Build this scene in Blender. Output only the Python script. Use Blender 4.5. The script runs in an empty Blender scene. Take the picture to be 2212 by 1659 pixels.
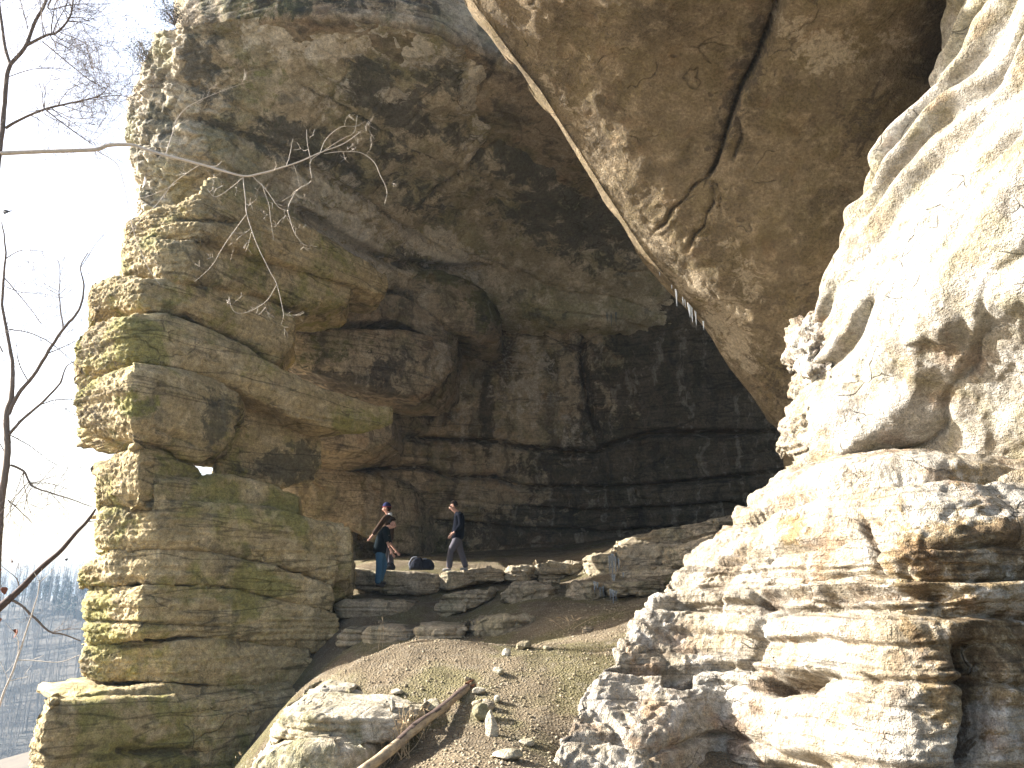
import bpy, bmesh, math, random
import numpy as np
from mathutils import Vector

# ------------------------------------------------------------------ camera, sky, sun, exposure
SC = bpy.context.scene
COL = SC.collection
CAM_Z = 1.6
HAZE = 0.00036
PITCH = math.atan(0.2715)
cam_data = bpy.data.cameras.new('camera')
cam_data.lens = 27.0
cam_data.sensor_width = 36.0
cam_data.clip_end = 4000
cam = bpy.data.objects.new('camera', cam_data)
COL.objects.link(cam)
cam.location = (0, 0, CAM_Z)
cam.rotation_euler = (math.radians(90) + PITCH, 0, 0)
SC.camera = cam

SUN_EL = math.radians(27)
SUN_AZ = math.radians(80)          # angle from straight ahead (+y) towards the left (-x)
SUN_DIR = np.array([-math.sin(SUN_AZ) * math.cos(SUN_EL), math.cos(SUN_AZ) * math.cos(SUN_EL), math.sin(SUN_EL)])
world = bpy.data.worlds.new('World')
SC.world = world
world.use_nodes = True
wn = world.node_tree
bg = wn.nodes['Background']
sky = wn.nodes.new('ShaderNodeTexSky')
sky.sky_type = 'NISHITA'
sky.sun_disc = False
sky.sun_elevation = SUN_EL
sky.sun_rotation = -SUN_AZ
sky.air_density = 1.0
sky.dust_density = 4.5
sky.ozone_density = 1.0
wn.links.new(sky.outputs[0], bg.inputs[0])
bg.inputs[1].default_value = 0.085
sun_data = bpy.data.lights.new('sun', 'SUN')
sun_data.energy = 5.0
sun_data.angle = math.radians(0.5)
sun_data.color = (1.0, 0.965, 0.92)
sun = bpy.data.objects.new('sun', sun_data)
COL.objects.link(sun)
sun.rotation_euler = Vector((-SUN_DIR[0], -SUN_DIR[1], -SUN_DIR[2])).to_track_quat('-Z', 'Y').to_euler()
sun.location = (-20, 10, 25)
SC.view_settings.view_transform = 'Standard'
SC.view_settings.look = 'None'
SC.view_settings.exposure = 2.2
SC.view_settings.gamma = 1.0
SC.render.engine = 'CYCLES'
SC.cycles.max_bounces = 6
SC.cycles.diffuse_bounces = 4
SC.cycles.use_denoising = True

# ------------------------------------------------------------------ helpers
F = 1659.0                                  # focal length in units of a 2212 x 1659 picture
CP, SP = math.cos(PITCH), math.sin(PITCH)

def at(px, py, Y):
    """World point seen at picture position (px, py) at the distance Y in front of the camera."""
    u = (px - 1106.0) / F
    v = (829.5 - py) / F
    dy = CP - v * SP
    dz = SP + v * CP
    k = Y / dy
    return np.array([u * k, Y, CAM_Z + dz * k])

def pix(P):
    """Picture position of world points (used to place cracks, stains and painted shade when the rock is carved)."""
    x, y, z = P[..., 0], P[..., 1], P[..., 2] - CAM_Z
    d = y * CP + z * SP
    w = -y * SP + z * CP
    d = np.maximum(d, 0.05)
    return 1106 + F * x / d, 829.5 - F * w / d, d

_r = np.random.RandomState(7)
_PERM = np.tile(_r.permutation(256), 3).astype(np.int32)
_G = _r.normal(size=(256, 3)).astype(np.float32)
_G /= np.linalg.norm(_G, axis=1)[:, None]
_H = _r.rand(4096).astype(np.float32)

def noise(P, seed=0):
    shp = P.shape[:-1]
    Q = P.reshape(-1, 3).astype(np.float32) + np.float32(seed * 17.31 + 100.5)
    I = np.floor(Q)
    f = Q - I
    I = I.astype(np.int32) & 255
    w = f * f * f * (f * (f * 6 - 15) + 10)
    out = 0
    for dx in (0, 1):
        a = _PERM[I[:, 0] + dx]
        wx = w[:, 0] if dx else 1 - w[:, 0]
        for dy in (0, 1):
            b = _PERM[a + ((I[:, 1] + dy) & 255)]
            wxy = wx * (w[:, 1] if dy else 1 - w[:, 1])
            for dz in (0, 1):
                h = _PERM[b + ((I[:, 2] + dz) & 255)]
                g = _G[h]
                d = g[:, 0] * (f[:, 0] - dx) + g[:, 1] * (f[:, 1] - dy) + g[:, 2] * (f[:, 2] - dz)
                out = out + d * wxy * (w[:, 2] if dz else 1 - w[:, 2])
    return out.reshape(shp) * 1.5

def fbm(P, octaves=4, seed=0, gain=0.5, ridged=False):
    a, s, tot = 1.0, 0.0, 0.0
    Q = P
    for k in range(octaves):
        n = noise(Q, seed + k)
        if ridged:
            n = 1 - 2 * np.abs(n)
        s = s + a * n
        tot += a
        a *= gain
        Q = Q * 2.03
    return s / tot

def hsh(i, j=0, k=0):
    n = (np.asarray(i).astype(np.int64) * 73856093) ^ (np.asarray(j).astype(np.int64) * 19349663) ^ (np.asarray(k).astype(np.int64) * 83492791)
    return _H[(n ^ (n >> 7)) & 4095]

def strata(P, seed, tmin, tmax, dip=(0, 0), warp=0.1, blen=1.0):
    """Bedded, jointed rock: a value per block and how near its edge a point lies."""
    rs = np.random.RandomState(seed)
    b = [-8.0]
    while b[-1] < 24:
        b.append(b[-1] + rs.uniform(tmin, tmax) * (0.45 if rs.rand() < .35 else 1.0))
    b = np.array(b)
    h = P[..., 2] + dip[0] * P[..., 0] + dip[1] * P[..., 1] + warp * fbm(P * 0.45, 3, seed)
    i = np.clip(np.searchsorted(b, h) - 1, 0, len(b) - 2)
    th = b[i + 1] - b[i]
    f = (h - b[i]) / th
    lay = hsh(i, seed)
    ln = blen * (0.5 + 1.4 * hsh(i, seed + 5)) * (0.4 + th)
    s = (P[..., 0] * 0.8 + P[..., 1] * 0.9) + 0.35 * fbm(P * 0.9, 2, seed + 3) + 10 * hsh(i, seed + 2)
    c = s / ln
    j = np.floor(c)
    g = c - j
    blk = hsh(i, j, seed)
    ef = 1 - np.abs(2 * f - 1)
    eg = 1 - np.abs(2 * g - 1)
    return lay, blk, ef * th * 0.5, eg * ln * 0.5, f

def rubble(P, cell, flat=2.0, seed=0, dip=(0, 0)):
    """Angular broken rock: every cell is a facet of its own tilt and height, with a crack round it."""
    Q = P / cell
    Q[..., 2] = (P[..., 2] + dip[0] * P[..., 0] + dip[1] * P[..., 1]) / cell * flat
    Q = Q + .4 * noise(P * .5 / cell, seed)[..., None]
    shp = Q.shape[:-1]
    Q = Q.reshape(-1, 3).astype(np.float32)
    I = np.floor(Q).astype(np.int64)
    n = len(Q)
    f1 = np.full(n, 9.0, np.float32); f2 = f1.copy(); cid = np.zeros(n, np.int64)
    rel = np.zeros((n, 3), np.float32)
    for dx in (-1, 0, 1):
        for dy in (-1, 0, 1):
            for dz in (-1, 0, 1):
                cx, cy, cz = I[:, 0] + dx, I[:, 1] + dy, I[:, 2] + dz
                k = (cx * 73856093) ^ (cy * 19349663) ^ ((cz + seed * 31) * 83492791)
                k = (k ^ (k >> 7)) & 4095
                ax = cx + _H[k] - Q[:, 0]; ay = cy + _H[(k * 7 + 1) & 4095] - Q[:, 1]; az = cz + _H[(k * 13 + 5) & 4095] - Q[:, 2]
                d = ax * ax + ay * ay + az * az
                m = d < f1
                f2 = np.where(m, f1, np.minimum(f2, d))
                f1 = np.where(m, d, f1)
                cid = np.where(m, k, cid)
                rel[m, 0] = ax[m]; rel[m, 1] = ay[m]; rel[m, 2] = az[m]
    e = np.sqrt(f2) - np.sqrt(f1)
    t = (rel[:, 0] * (_H[(cid * 3 + 9) & 4095] - .5) + rel[:, 1] * (_H[(cid * 5 + 3) & 4095] - .5) + rel[:, 2] * (_H[(cid * 11 + 2) & 4095] - .5)) * 2.2
    return ((_H[(cid * 17 + 4) & 4095] - .5) + t - .45 * np.exp(-(e / .07) ** 2)).reshape(shp)

def catmull(A, n):
    """Resample the first axis of a control array smoothly to n samples."""
    m = A.shape[0]
    t = np.linspace(0, m - 1, n)
    i = np.clip(np.floor(t).astype(int), 0, m - 2)
    f = (t - i).reshape((-1,) + (1,) * (A.ndim - 1))
    p0 = A[np.clip(i - 1, 0, m - 1)]
    p1, p2 = A[i], A[i + 1]
    p3 = A[np.clip(i + 2, 0, m - 1)]
    return 0.5 * (2 * p1 + (p2 - p0) * f + (2 * p0 - 5 * p1 + 4 * p2 - p3) * f ** 2 + (3 * p1 - p0 - 3 * p2 + p3) * f ** 3)

def grid_normals(V, closed=False):
    if closed:
        du = np.roll(V, -1, 1) - np.roll(V, 1, 1)
    else:
        du = np.gradient(V, axis=1)
    dv = np.gradient(V, axis=0)
    n = np.cross(du, dv)
    return n / np.maximum(np.linalg.norm(n, axis=-1, keepdims=True), 1e-9)

def raw_mesh(name, verts, faces, nper, mat, smooth=True, tone=None):
    me = bpy.data.meshes.new(name)
    nv, nf = len(verts), len(faces)
    me.vertices.add(nv)
    me.vertices.foreach_set('co', np.asarray(verts, np.float32).ravel())
    me.loops.add(nf * nper)
    me.loops.foreach_set('vertex_index', np.asarray(faces, np.int32).ravel())
    me.polygons.add(nf)
    me.polygons.foreach_set('loop_start', np.arange(nf, dtype=np.int32) * nper)
    me.polygons.foreach_set('loop_total', np.full(nf, nper, np.int32))
    if smooth:
        me.polygons.foreach_set('use_smooth', np.ones(nf, bool))
    if tone is not None:
        at_ = me.attributes.new('tone', 'FLOAT_COLOR', 'POINT')
        c = np.ones((nv, 4), np.float32)
        c[:, :3] = tone.reshape(-1, 3)
        at_.data.foreach_set('color', c.ravel())
    me.update(calc_edges=True)
    if mat:
        me.materials.append(mat)
    return me

def link(name, me, parent=None, **props):
    o = bpy.data.objects.new(name, me)
    COL.objects.link(o)
    if parent is not None:
        o.parent = parent
    for k, v in props.items():
        o[k] = v
    return o

def empty(name, loc=(0, 0, 0), **props):
    o = bpy.data.objects.new(name, None)
    COL.objects.link(o)
    o.location = loc
    o.empty_display_size = 0.2
    for k, v in props.items():
        o[k] = v
    return o

def grid_faces(r, c, closed=False):
    ii = np.arange(r * c).reshape(r, c)
    if closed:
        jj = np.roll(ii, -1, 1)
        return np.stack([ii[:-1], jj[:-1], jj[1:], ii[1:]], -1).reshape(-1, 4)
    return np.stack([ii[:-1, :-1], ii[:-1, 1:], ii[1:, 1:], ii[1:, :-1]], -1).reshape(-1, 4)

def carve(pp, lines):
    """Depth of cracks: lines = (polyline in picture units, width m, depth m). Returns metres to push in and a 0..1 dirt mask."""
    px, py, d = pp
    dep = np.zeros_like(px)
    dirt = np.zeros_like(px)
    for pts, wid, deep in lines:
        best = np.full(px.shape, 1e9)
        tt = np.zeros_like(px)
        L = len(pts) - 1
        for k in range(L):
            ax, ay = pts[k]
            bx, by = pts[k + 1]
            vx, vy = bx - ax, by - ay
            t = np.clip(((px - ax) * vx + (py - ay) * vy) / (vx * vx + vy * vy + 1e-9), 0, 1)
            q = np.hypot(px - ax - t * vx, py - ay - t * vy)
            m = q < best
            best = np.where(m, q, best)
            tt = np.where(m, (k + t) / L, tt)
        g = np.exp(-(best * d / F / wid) ** 2) * np.clip(np.minimum(tt, 1 - tt) * 10 + .25, 0, 1)
        dep = np.maximum(dep, g * deep)
        dirt = np.maximum(dirt, g)
    return dep, dirt

def blobs(pp, items, P):
    """Stain and painted shade masks: items = (px, py, rx, ry, angle_deg, strength)."""
    px, py, d = pp
    m = np.zeros_like(px)
    w1 = fbm(P * 1.3, 4, 91) * 0.9
    for (cx, cy, rx, ry, a, s) in items:
        ca, sa = math.cos(math.radians(a)), math.sin(math.radians(a))
        x = (px - cx) * ca + (py - cy) * sa
        y = -(px - cx) * sa + (py - cy) * ca
        q = np.sqrt((x / rx) ** 2 + (y / ry) ** 2) + w1 * .8
        m = np.maximum(m, s * np.clip(1.5 - q, 0, 1) ** .8)
    return m

# ------------------------------------------------------------------ materials
def nodes_of(name):
    m = bpy.data.materials.new(name)
    m.use_nodes = True
    nt = m.node_tree
    return m, nt, nt.nodes['Principled BSDF']

class NB:
    def __init__(s, nt):
        s.nt = nt
    def n(s, t, **kw):
        x = s.nt.nodes.new(t)
        for k, v in kw.items():
            setattr(x, k, v)
        return x
    def l(s, a, b):
        s.nt.links.new(a, b)
    def val(s, sock, v):
        if hasattr(v, 'is_linked') or hasattr(v, 'node'):
            s.l(v, sock)
        else:
            sock.default_value = v
    def math(s, op, a, b=0.0, c=0.0, clamp=False):
        x = s.n('ShaderNodeMath', operation=op)
        x.use_clamp = clamp
        s.val(x.inputs[0], a); s.val(x.inputs[1], b); s.val(x.inputs[2], c)
        return x.outputs[0]
    def noise(s, vec, scale, detail=5, rough=.55, dist=0.0):
        x = s.n('ShaderNodeTexNoise')
        s.l(vec, x.inputs['Vector'])
        x.inputs['Scale'].default_value = scale
        x.inputs['Detail'].default_value = detail
        x.inputs['Roughness'].default_value = rough
        x.inputs['Distortion'].default_value = dist
        return x.outputs['Fac']
    def map(s, vec, scale=(1, 1, 1), loc=(0, 0, 0), rot=(0, 0, 0)):
        x = s.n('ShaderNodeMapping')
        s.l(vec, x.inputs['Vector'])
        x.inputs['Scale'].default_value = scale
        x.inputs['Location'].default_value = loc
        x.inputs['Rotation'].default_value = rot
        return x.outputs[0]
    def ramp(s, v, lo, hi, a=0.0, b=1.0):
        x = s.n('ShaderNodeMapRange', interpolation_type='SMOOTHSTEP')
        s.l(v, x.inputs['Value'])
        x.inputs['From Min'].default_value = lo
        x.inputs['From Max'].default_value = hi
        x.inputs['To Min'].default_value = a
        x.inputs['To Max'].default_value = b
        return x.outputs[0]
    def mix(s, fac, a, b, mode='MIX'):
        x = s.n('ShaderNodeMix', data_type='RGBA', blend_type=mode)
        s.val(x.inputs[0], fac)
        for sock, v in ((x.inputs[6], a), (x.inputs[7], b)):
            if isinstance(v, (tuple, list)):
                sock.default_value = (v[0], v[1], v[2], 1)
            else:
                s.l(v, sock)
        return x.outputs[2]
    def grey(s, v):
        x = s.n('ShaderNodeCombineColor')
        for k in range(3):
            s.l(v, x.inputs[k])
        return x.outputs[0]

def rock_mat(name, c1, c2, c3, moss=(.10, .115, .035), moss_amt=.4, dark=(.045, .042, .035), dark_amt=.35,
             pale=(.5, .47, .40), lam=.5, bump=.5, scale=1.0, rust_amt=.0, dist=.07, crack=.9, streak=0.0, bed=0.0):
    m, nt, bs = nodes_of(name)
    b = NB(nt)
    geo = b.n('ShaderNodeNewGeometry')
    P = geo.outputs['Position']
    warp = b.n('ShaderNodeTexNoise'); b.l(P, warp.inputs['Vector'])
    warp.inputs['Scale'].default_value = 1.6; warp.inputs['Detail'].default_value = 2
    add = b.n('ShaderNodeVectorMath', operation='MULTIPLY_ADD')
    b.l(warp.outputs['Color'], add.inputs[0]); add.inputs[1].default_value = (.7, .7, .7); b.l(P, add.inputs[2])
    W = add.outputs[0]
    n1 = b.noise(W, .55 * scale, 4, .6)
    n2 = b.noise(P, 2.1 * scale, 5, .65)
    n3 = b.noise(P, 11 * scale, 4, .68)
    n4 = b.noise(P, 45 * scale, 2, .6)
    lamn = b.noise(b.map(P, (.5, .5, 7 * scale)), 1.0, 4, .68)
    col = b.mix(b.ramp(n1, .38, .62), c1, c2)
    col = b.mix(b.ramp(n2, .48, .66), col, c3)
    mn = b.noise(b.map(W, loc=(13, 5, 2)), .8 * scale, 4, .65)
    mossf = b.math('MULTIPLY', b.ramp(mn, .46, .62), moss_amt)
    at_ = b.n('ShaderNodeAttribute', attribute_name='tone')
    sp = b.n('ShaderNodeSeparateColor'); b.l(at_.outputs['Color'], sp.inputs[0])
    edge = b.noise(W, 2.4 * scale, 5, .75)
    # tone red: dark water stain and painted shade, green: algae and painted brown shade, blue: pale spall
    def masked(s, k=3.2):
        t = b.math('ADD', s, b.math('MULTIPLY', b.math('SUBTRACT', edge, .5), k))
        x = b.ramp(t, .35, .75)
        return b.math('MULTIPLY', x, b.math('MINIMUM', b.math('MULTIPLY', s, 3.0), 1.0))
    mossf = b.math('MAXIMUM', mossf, b.math('MULTIPLY', masked(sp.outputs[1]), .85))
    col = b.mix(mossf, col, moss)
    if rust_amt:
        rn = b.noise(b.map(W, loc=(31, 8, 4)), 1.1 * scale, 4, .6)
        col = b.mix(b.math('MULTIPLY', b.ramp(rn, .54, .68), rust_amt), col, (.26, .12, .04))
    dn = b.noise(b.map(W, loc=(3, 25, 12)), 1.25 * scale, 5, .66)
    df = b.math('MULTIPLY', b.ramp(dn, .56, .64), dark_amt)
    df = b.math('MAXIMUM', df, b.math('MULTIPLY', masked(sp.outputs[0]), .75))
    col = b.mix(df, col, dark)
    col = b.mix(b.math('MULTIPLY', masked(sp.outputs[2]), .75), col, pale)
    lm = b.math('MULTIPLY_ADD', b.ramp(lamn, .3, .7), .5 * lam, 1 - .30 * lam)
    sk = b.math('MULTIPLY_ADD', n3, 1.8, .10)
    s4 = b.math('MULTIPLY_ADD', n4, 1.5, .25)
    if bed:
        bn = b.noise(b.map(P, (.16, .16, 1.35 * scale)), 1.0, 3, .6)
        bl = b.ramp(b.math('ABSOLUTE', b.math('SUBTRACT', bn, .5)), .002, .014, 1 - bed, 1.0)
        col = b.mix(1.0, col, b.grey(bl), 'MULTIPLY')
    if streak:
        stn = b.noise(b.map(W, (2.6, 2.6, .16)), 1.0, 4, .6)
        col = b.mix(b.math('MULTIPLY', b.ramp(stn, .52, .66), streak), col, dark)
        col = b.mix(b.math('MULTIPLY', b.ramp(stn, .44, .34), streak * .6), col, pale)
    vc = b.n('ShaderNodeTexVoronoi', feature='DISTANCE_TO_EDGE')
    b.l(b.map(W, (1, 1, 2.4)), vc.inputs['Vector']); vc.inputs['Scale'].default_value = crack * scale
    ck = b.ramp(b.math('ADD', vc.outputs['Distance'], b.math('MULTIPLY', b.ramp(n1, .36, .56), .06)), .003, .026, 0.0, 1.0)
    cl = b.math('MULTIPLY_ADD', ck, .4, .6)
    ls = b.ramp(lamn, .58, .66, 1.0, 1 - .45 * min(lam, 1))
    col = b.mix(1.0, col, b.grey(b.math('MULTIPLY', cl, ls)), 'MULTIPLY')
    col = b.mix(1.0, col, b.grey(lm), 'MULTIPLY')
    col = b.mix(1.0, col, b.grey(sk), 'MULTIPLY')
    col = b.mix(1.0, col, b.grey(s4), 'MULTIPLY')
    b.l(col, bs.inputs['Base Color'])
    bs.inputs['Roughness'].default_value = .92
    bs.inputs['Specular IOR Level'].default_value = .2
    h = b.math('ADD', b.math('MULTIPLY', n3, 1.0), b.math('MULTIPLY', lamn, 1.2 * lam))
    h = b.math('ADD', h, b.math('MULTIPLY', n4, .35))
    h = b.math('ADD', h, b.math('MULTIPLY', n2, 1.2))
    h = b.math('ADD', h, b.math('MULTIPLY', ck, .5))
    bp = b.n('ShaderNodeBump')
    bp.inputs['Strength'].default_value = bump
    bp.inputs['Distance'].default_value = dist
    b.l(h, bp.inputs['Height'])
    b.l(bp.outputs[0], bs.inputs['Normal'])
    return m

def plain_mat(name, col, rough=.8, var=.25, scale=20, bump=0.0, spec=.3):
    m, nt, bs = nodes_of(name)
    b = NB(nt)
    tc = b.n('ShaderNodeTexCoord')
    n = b.noise(tc.outputs['Object'], scale, 5, .6)
    k = b.math('MULTIPLY_ADD', n, 2 * var, 1 - var)
    b.l(b.mix(1.0, col, b.grey(k), 'MULTIPLY'), bs.inputs['Base Color'])
    bs.inputs['Roughness'].default_value = rough
    bs.inputs['Specular IOR Level'].default_value = spec
    if bump:
        bp = b.n('ShaderNodeBump'); bp.inputs['Strength'].default_value = bump; bp.inputs['Distance'].default_value = .01
        b.l(n, bp.inputs['Height']); b.l(bp.outputs[0], bs.inputs['Normal'])
    return m

M_PILLAR = rock_mat('pillar_limestone', (.47, .365, .195), (.345, .27, .14), (.53, .425, .25), moss=(.215, .205, .05), moss_amt=.75, dark=(.085, .078, .05), dark_amt=.5, lam=.65, bump=.9, bed=.45, streak=.12)
M_CEIL = rock_mat('stained_ceiling_rock', (.49, .42, .305), (.31, .265, .175), (.55, .48, .36), moss=(.19, .19, .08), moss_amt=.5, dark_amt=.5, dark=(.06, .061, .05), lam=.3, pale=(.66, .61, .52), bump=.7)
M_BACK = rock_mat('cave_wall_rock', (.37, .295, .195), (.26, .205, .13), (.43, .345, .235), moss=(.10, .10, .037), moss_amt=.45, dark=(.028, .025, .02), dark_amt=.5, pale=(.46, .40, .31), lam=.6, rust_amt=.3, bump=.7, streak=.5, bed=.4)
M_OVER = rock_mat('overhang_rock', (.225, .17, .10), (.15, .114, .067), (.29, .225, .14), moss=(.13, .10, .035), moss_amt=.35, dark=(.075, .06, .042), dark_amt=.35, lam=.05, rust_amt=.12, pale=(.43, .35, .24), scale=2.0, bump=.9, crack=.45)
M_RIGHT = rock_mat('sunlit_limestone', (.42, .385, .325), (.31, .265, .195), (.48, .44, .38), moss=(.23, .165, .075), moss_amt=.4, dark=(.10, .066, .038), dark_amt=.55, lam=.6, rust_amt=.4, bump=1.0, scale=1.6, dist=.07, crack=1.2, bed=.4)  # moss colour is brown, also used for shade painted on the foot
M_WALL = rock_mat('white_weathered_limestone', (.345, .325, .285), (.255, .225, .175), (.40, .375, .33), moss=(.23, .195, .085), moss_amt=.4, dark=(.13, .105, .075), dark_amt=.45, lam=.4, rust_amt=.25, bump=1.0, scale=1.5, dist=.06)
M_SLAB = rock_mat('slab_rock', (.36, .295, .20), (.25, .205, .14), (.40, .335, .24), moss_amt=.25, dark_amt=.4, lam=.9, scale=1.5, bump=.8, dist=.05, crack=1.4, bed=.5)
M_FORE = rock_mat('pale_foreground_rock', (.42, .375, .29), (.30, .255, .175), (.46, .42, .335), moss=(.13, .125, .045), moss_amt=.6, dark_amt=.3, lam=.7, scale=2.0, bump=.8, dist=.04)
# ------------------------------------------------------------------ rock builders
def rock_noise(P, lo=.10, mid=.05, lamd=.035, fine=.014, seed=0, dip=(0, 0)):
    d = lo * fbm(P * .55, 3, seed) + mid * fbm(P * 1.9, 4, seed + 11)
    if lamd:
        Q = P.copy()
        Q[..., 2] = P[..., 2] + dip[0] * P[..., 0] + dip[1] * P[..., 1] + .05 * noise(P * .8, seed)
        Q = Q * np.array([.7, .7, 7.0])
        d = d + lamd * fbm(Q, 3, seed + 23)
    d = d + fine * fbm(P * 9.0, 3, seed + 31)
    return d

def loft(name, st, thick, mat, parent=None, nf=300, rows=36, rnd=.22, seed=0, back_rise=0.0, lo=.08, mid=.05, lamd=.035, fine=.014,
         dip=(0, 0), lines=(), tones=None, pw=2.6, shift=(0, 1, 0), shift2=None, blocks=None, tilt=0.0, rub=None, **props):
    """A rounded bed of rock. st = stations along its visible edge: (px, Y, y_top, y_bottom); it reaches `thick` metres back."""
    nf = int(nf * .82); rows = int(rows * .82) + 1
    T = np.array([at(s[0], s[2], s[1]) for s in st])
    B = np.array([at(s[0], s[3], s[1]) for s in st])
    # equalise spacing along the edge
    L = np.concatenate([[0], np.cumsum(np.linalg.norm(np.diff((T + B) / 2, axis=0), axis=1))])
    u = np.linspace(0, L[-1], nf)
    def res(A):
        return np.stack([np.interp(u, L, A[:, k]) for k in range(3)], 1)
    T, B = res(T), res(B)
    ker = max(3, nf // 22) | 1
    for _ in range(2):
        for A in (T, B):
            pad = np.pad(A, ((ker // 2, ker // 2), (0, 0)), 'edge')
            A[:] = np.stack([np.convolve(pad[:, k], np.ones(ker) / ker, 'valid') for k in range(3)], 1)
    nb = max(24, nf // 8)
    sh = np.array(shift, float)
    sh = sh / np.linalg.norm(sh) * thick
    kb = np.linspace(nf - 1, 0, nb).astype(int)
    sh2 = sh if shift2 is None else np.array(shift2, float)
    wk = np.clip((np.linspace(0, 1, nf)[:, None] - .62) / .38, 0, 1)
    SH = sh[None] * (1 - wk) + sh2[None] * wk
    Tb, Bb = T[kb] + SH[kb], B[kb] + SH[kb]
    Tb[:, 2] += back_rise; Bb[:, 2] += back_rise
    nsd = 10
    def side(a, c):
        w = np.linspace(0, 1, nsd + 2)[1:-1, None]
        return a * (1 - w) + c * w
    Tr = np.concatenate([T, side(T[-1], Tb[0]), Tb, side(Tb[-1], T[0])])
    Br = np.concatenate([B, side(B[-1], Bb[0]), Bb, side(Bb[-1], B[0])])
    for _ in range(6):
        for A in (Tr, Br):
            A[:] = .5 * A + .25 * (np.roll(A, 1, 0) + np.roll(A, -1, 0))
    n = len(Tr)
    C = (Tr + Br) / 2
    cen = C.mean(0)
    # medial line for the caps
    mid_pt = np.empty_like(Tr)
    half = (T + T[::-1]) / 2
    tang = np.roll(C, -1, 0) - np.roll(C, 1, 0)
    nrm = np.stack([tang[:, 1], -tang[:, 0], np.zeros(n)], 1)
    nrm /= np.maximum(np.linalg.norm(nrm, axis=1, keepdims=True), 1e-9)
    # orient outwards
    area = np.sum(C[:, 0] * np.roll(C[:, 1], -1) - np.roll(C[:, 0], -1) * C[:, 1])
    if area < 0:
        nrm = -nrm
    H = np.linalg.norm(Tr - Br, axis=1, keepdims=True)
    v = np.linspace(0, 1, rows)[:, None, None]
    s = np.abs(2 * v - 1)
    ins = rnd * np.minimum(H, 1.2) * (1 - np.clip(1 - s ** pw, 0, 1) ** (1 / pw))
    V = Br[None] * (1 - v) + Tr[None] * v - nrm[None] * ins
    if tilt:
        V = V + nrm[None] * ((v - .5) * tilt)
    fr = np.array([.04, .1, .2, .35, .55, .8, 1.0])[:, None, None]
    # caps shrink towards the line half way back
    spine = C[:, None].copy()
    mline = C.copy()
    fm = (T + B) / 2 + SH / 2
    idx = np.concatenate([np.arange(nf), np.full(nsd, nf - 1), kb, np.zeros(nsd, int)])
    mline = fm[idx]
    top = V[-1].copy(); bot = V[0].copy()
    tz = mline.copy(); bz = mline.copy()
    tz[:, 2] = (T[idx, 2] + back_rise * .5); bz[:, 2] = (B[idx, 2] + back_rise * .5)
    capT = top[None] * (1 - fr) + tz[None] * fr
    capB = (bot[None] * (1 - fr) + bz[None] * fr)[::-1]
    V = np.concatenate([capB, V, capT])
    N = grid_normals(V, True)
    # outward check
    k0 = len(fr) + rows // 2
    if np.sum(N[k0] * nrm) < 0:
        N = -N
        flip = True
    else:
        flip = False
    D = rock_noise(V, lo, mid, lamd, fine, seed, dip)
    if blocks:
        amp, tmin, tmax, blen = blocks
        lay, blk, ez, es, f = strata(V, seed + 50, tmin, tmax, dip, .08, blen)
        w_ = np.clip(.5 + 1.6 * fbm(V * .7, 2, seed + 71), 0, 1)
        D = D + w_ * (amp * ((lay - .5) * .6 + (blk - .5) * .9) - amp * .8 * np.exp(-(ez / .02) ** 2) - amp * .3 * np.exp(-(es / .02) ** 2))
    if rub:
        amp, cell, wx0, wx1 = rub
        wgt = np.clip((pix(V)[0] - wx0) / (wx1 - wx0), 0, 1)
        D = D + amp * wgt * rubble(V, cell, 2.2, seed)
    pp = pix(V)
    dirt = 0
    if lines:
        dep, dirt = carve(pp, lines)
        D = D - dep
    V = V + N * D[..., None]
    tone = np.zeros(V.shape, np.float32)
    if tones:
        for ch in range(3):
            if tones[ch]:
                tone[..., ch] = blobs(pp, tones[ch], V)
    if lines:
        tone[..., 0] = np.maximum(tone[..., 0], dirt * .7)
    faces = grid_faces(V.shape[0], n, True)
    if flip:
        faces = faces[:, ::-1]
    me = raw_mesh(name, V.reshape(-1, 3), faces, 4, mat, True, tone)
    return link(name, me, parent, **props)

def surface(name, ctrl, mat, nu, nv, disp, parent=None, lines=(), tones=None, face=None, flipn=False, **props):
    A = np.array(ctrl, float)
    V = catmull(A, nv)
    V = np.swapaxes(catmull(np.swapaxes(V, 0, 1), nu), 0, 1)
    N = grid_normals(V)
    flip = False
    toc = np.array([0, 0, CAM_Z]) - V
    if (np.sum(N * toc, -1) > 0).mean() < .5:
        N = -N
        flip = True
    if flipn:
        N = -N; flip = not flip
    D = disp(V)
    pp = pix(V)
    dirt = 0
    if lines:
        dep, dirt = carve(pp, lines)
        D = D - dep
    W = V + N * D[..., None]
    tone = np.zeros(V.shape, np.float32)
    if tones:
        for ch in range(3):
            if tones[ch]:
                tone[..., ch] = blobs(pp, tones[ch], V)
    if lines:
        tone[..., 0] = np.maximum(tone[..., 0], dirt * .75)
    faces = grid_faces(W.shape[0], W.shape[1])
    if flip:
        faces = faces[:, ::-1]
    me = raw_mesh(name, W.reshape(-1, 3), faces, 4, mat, True, tone)
    return link(name, me, parent, **props)

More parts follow.
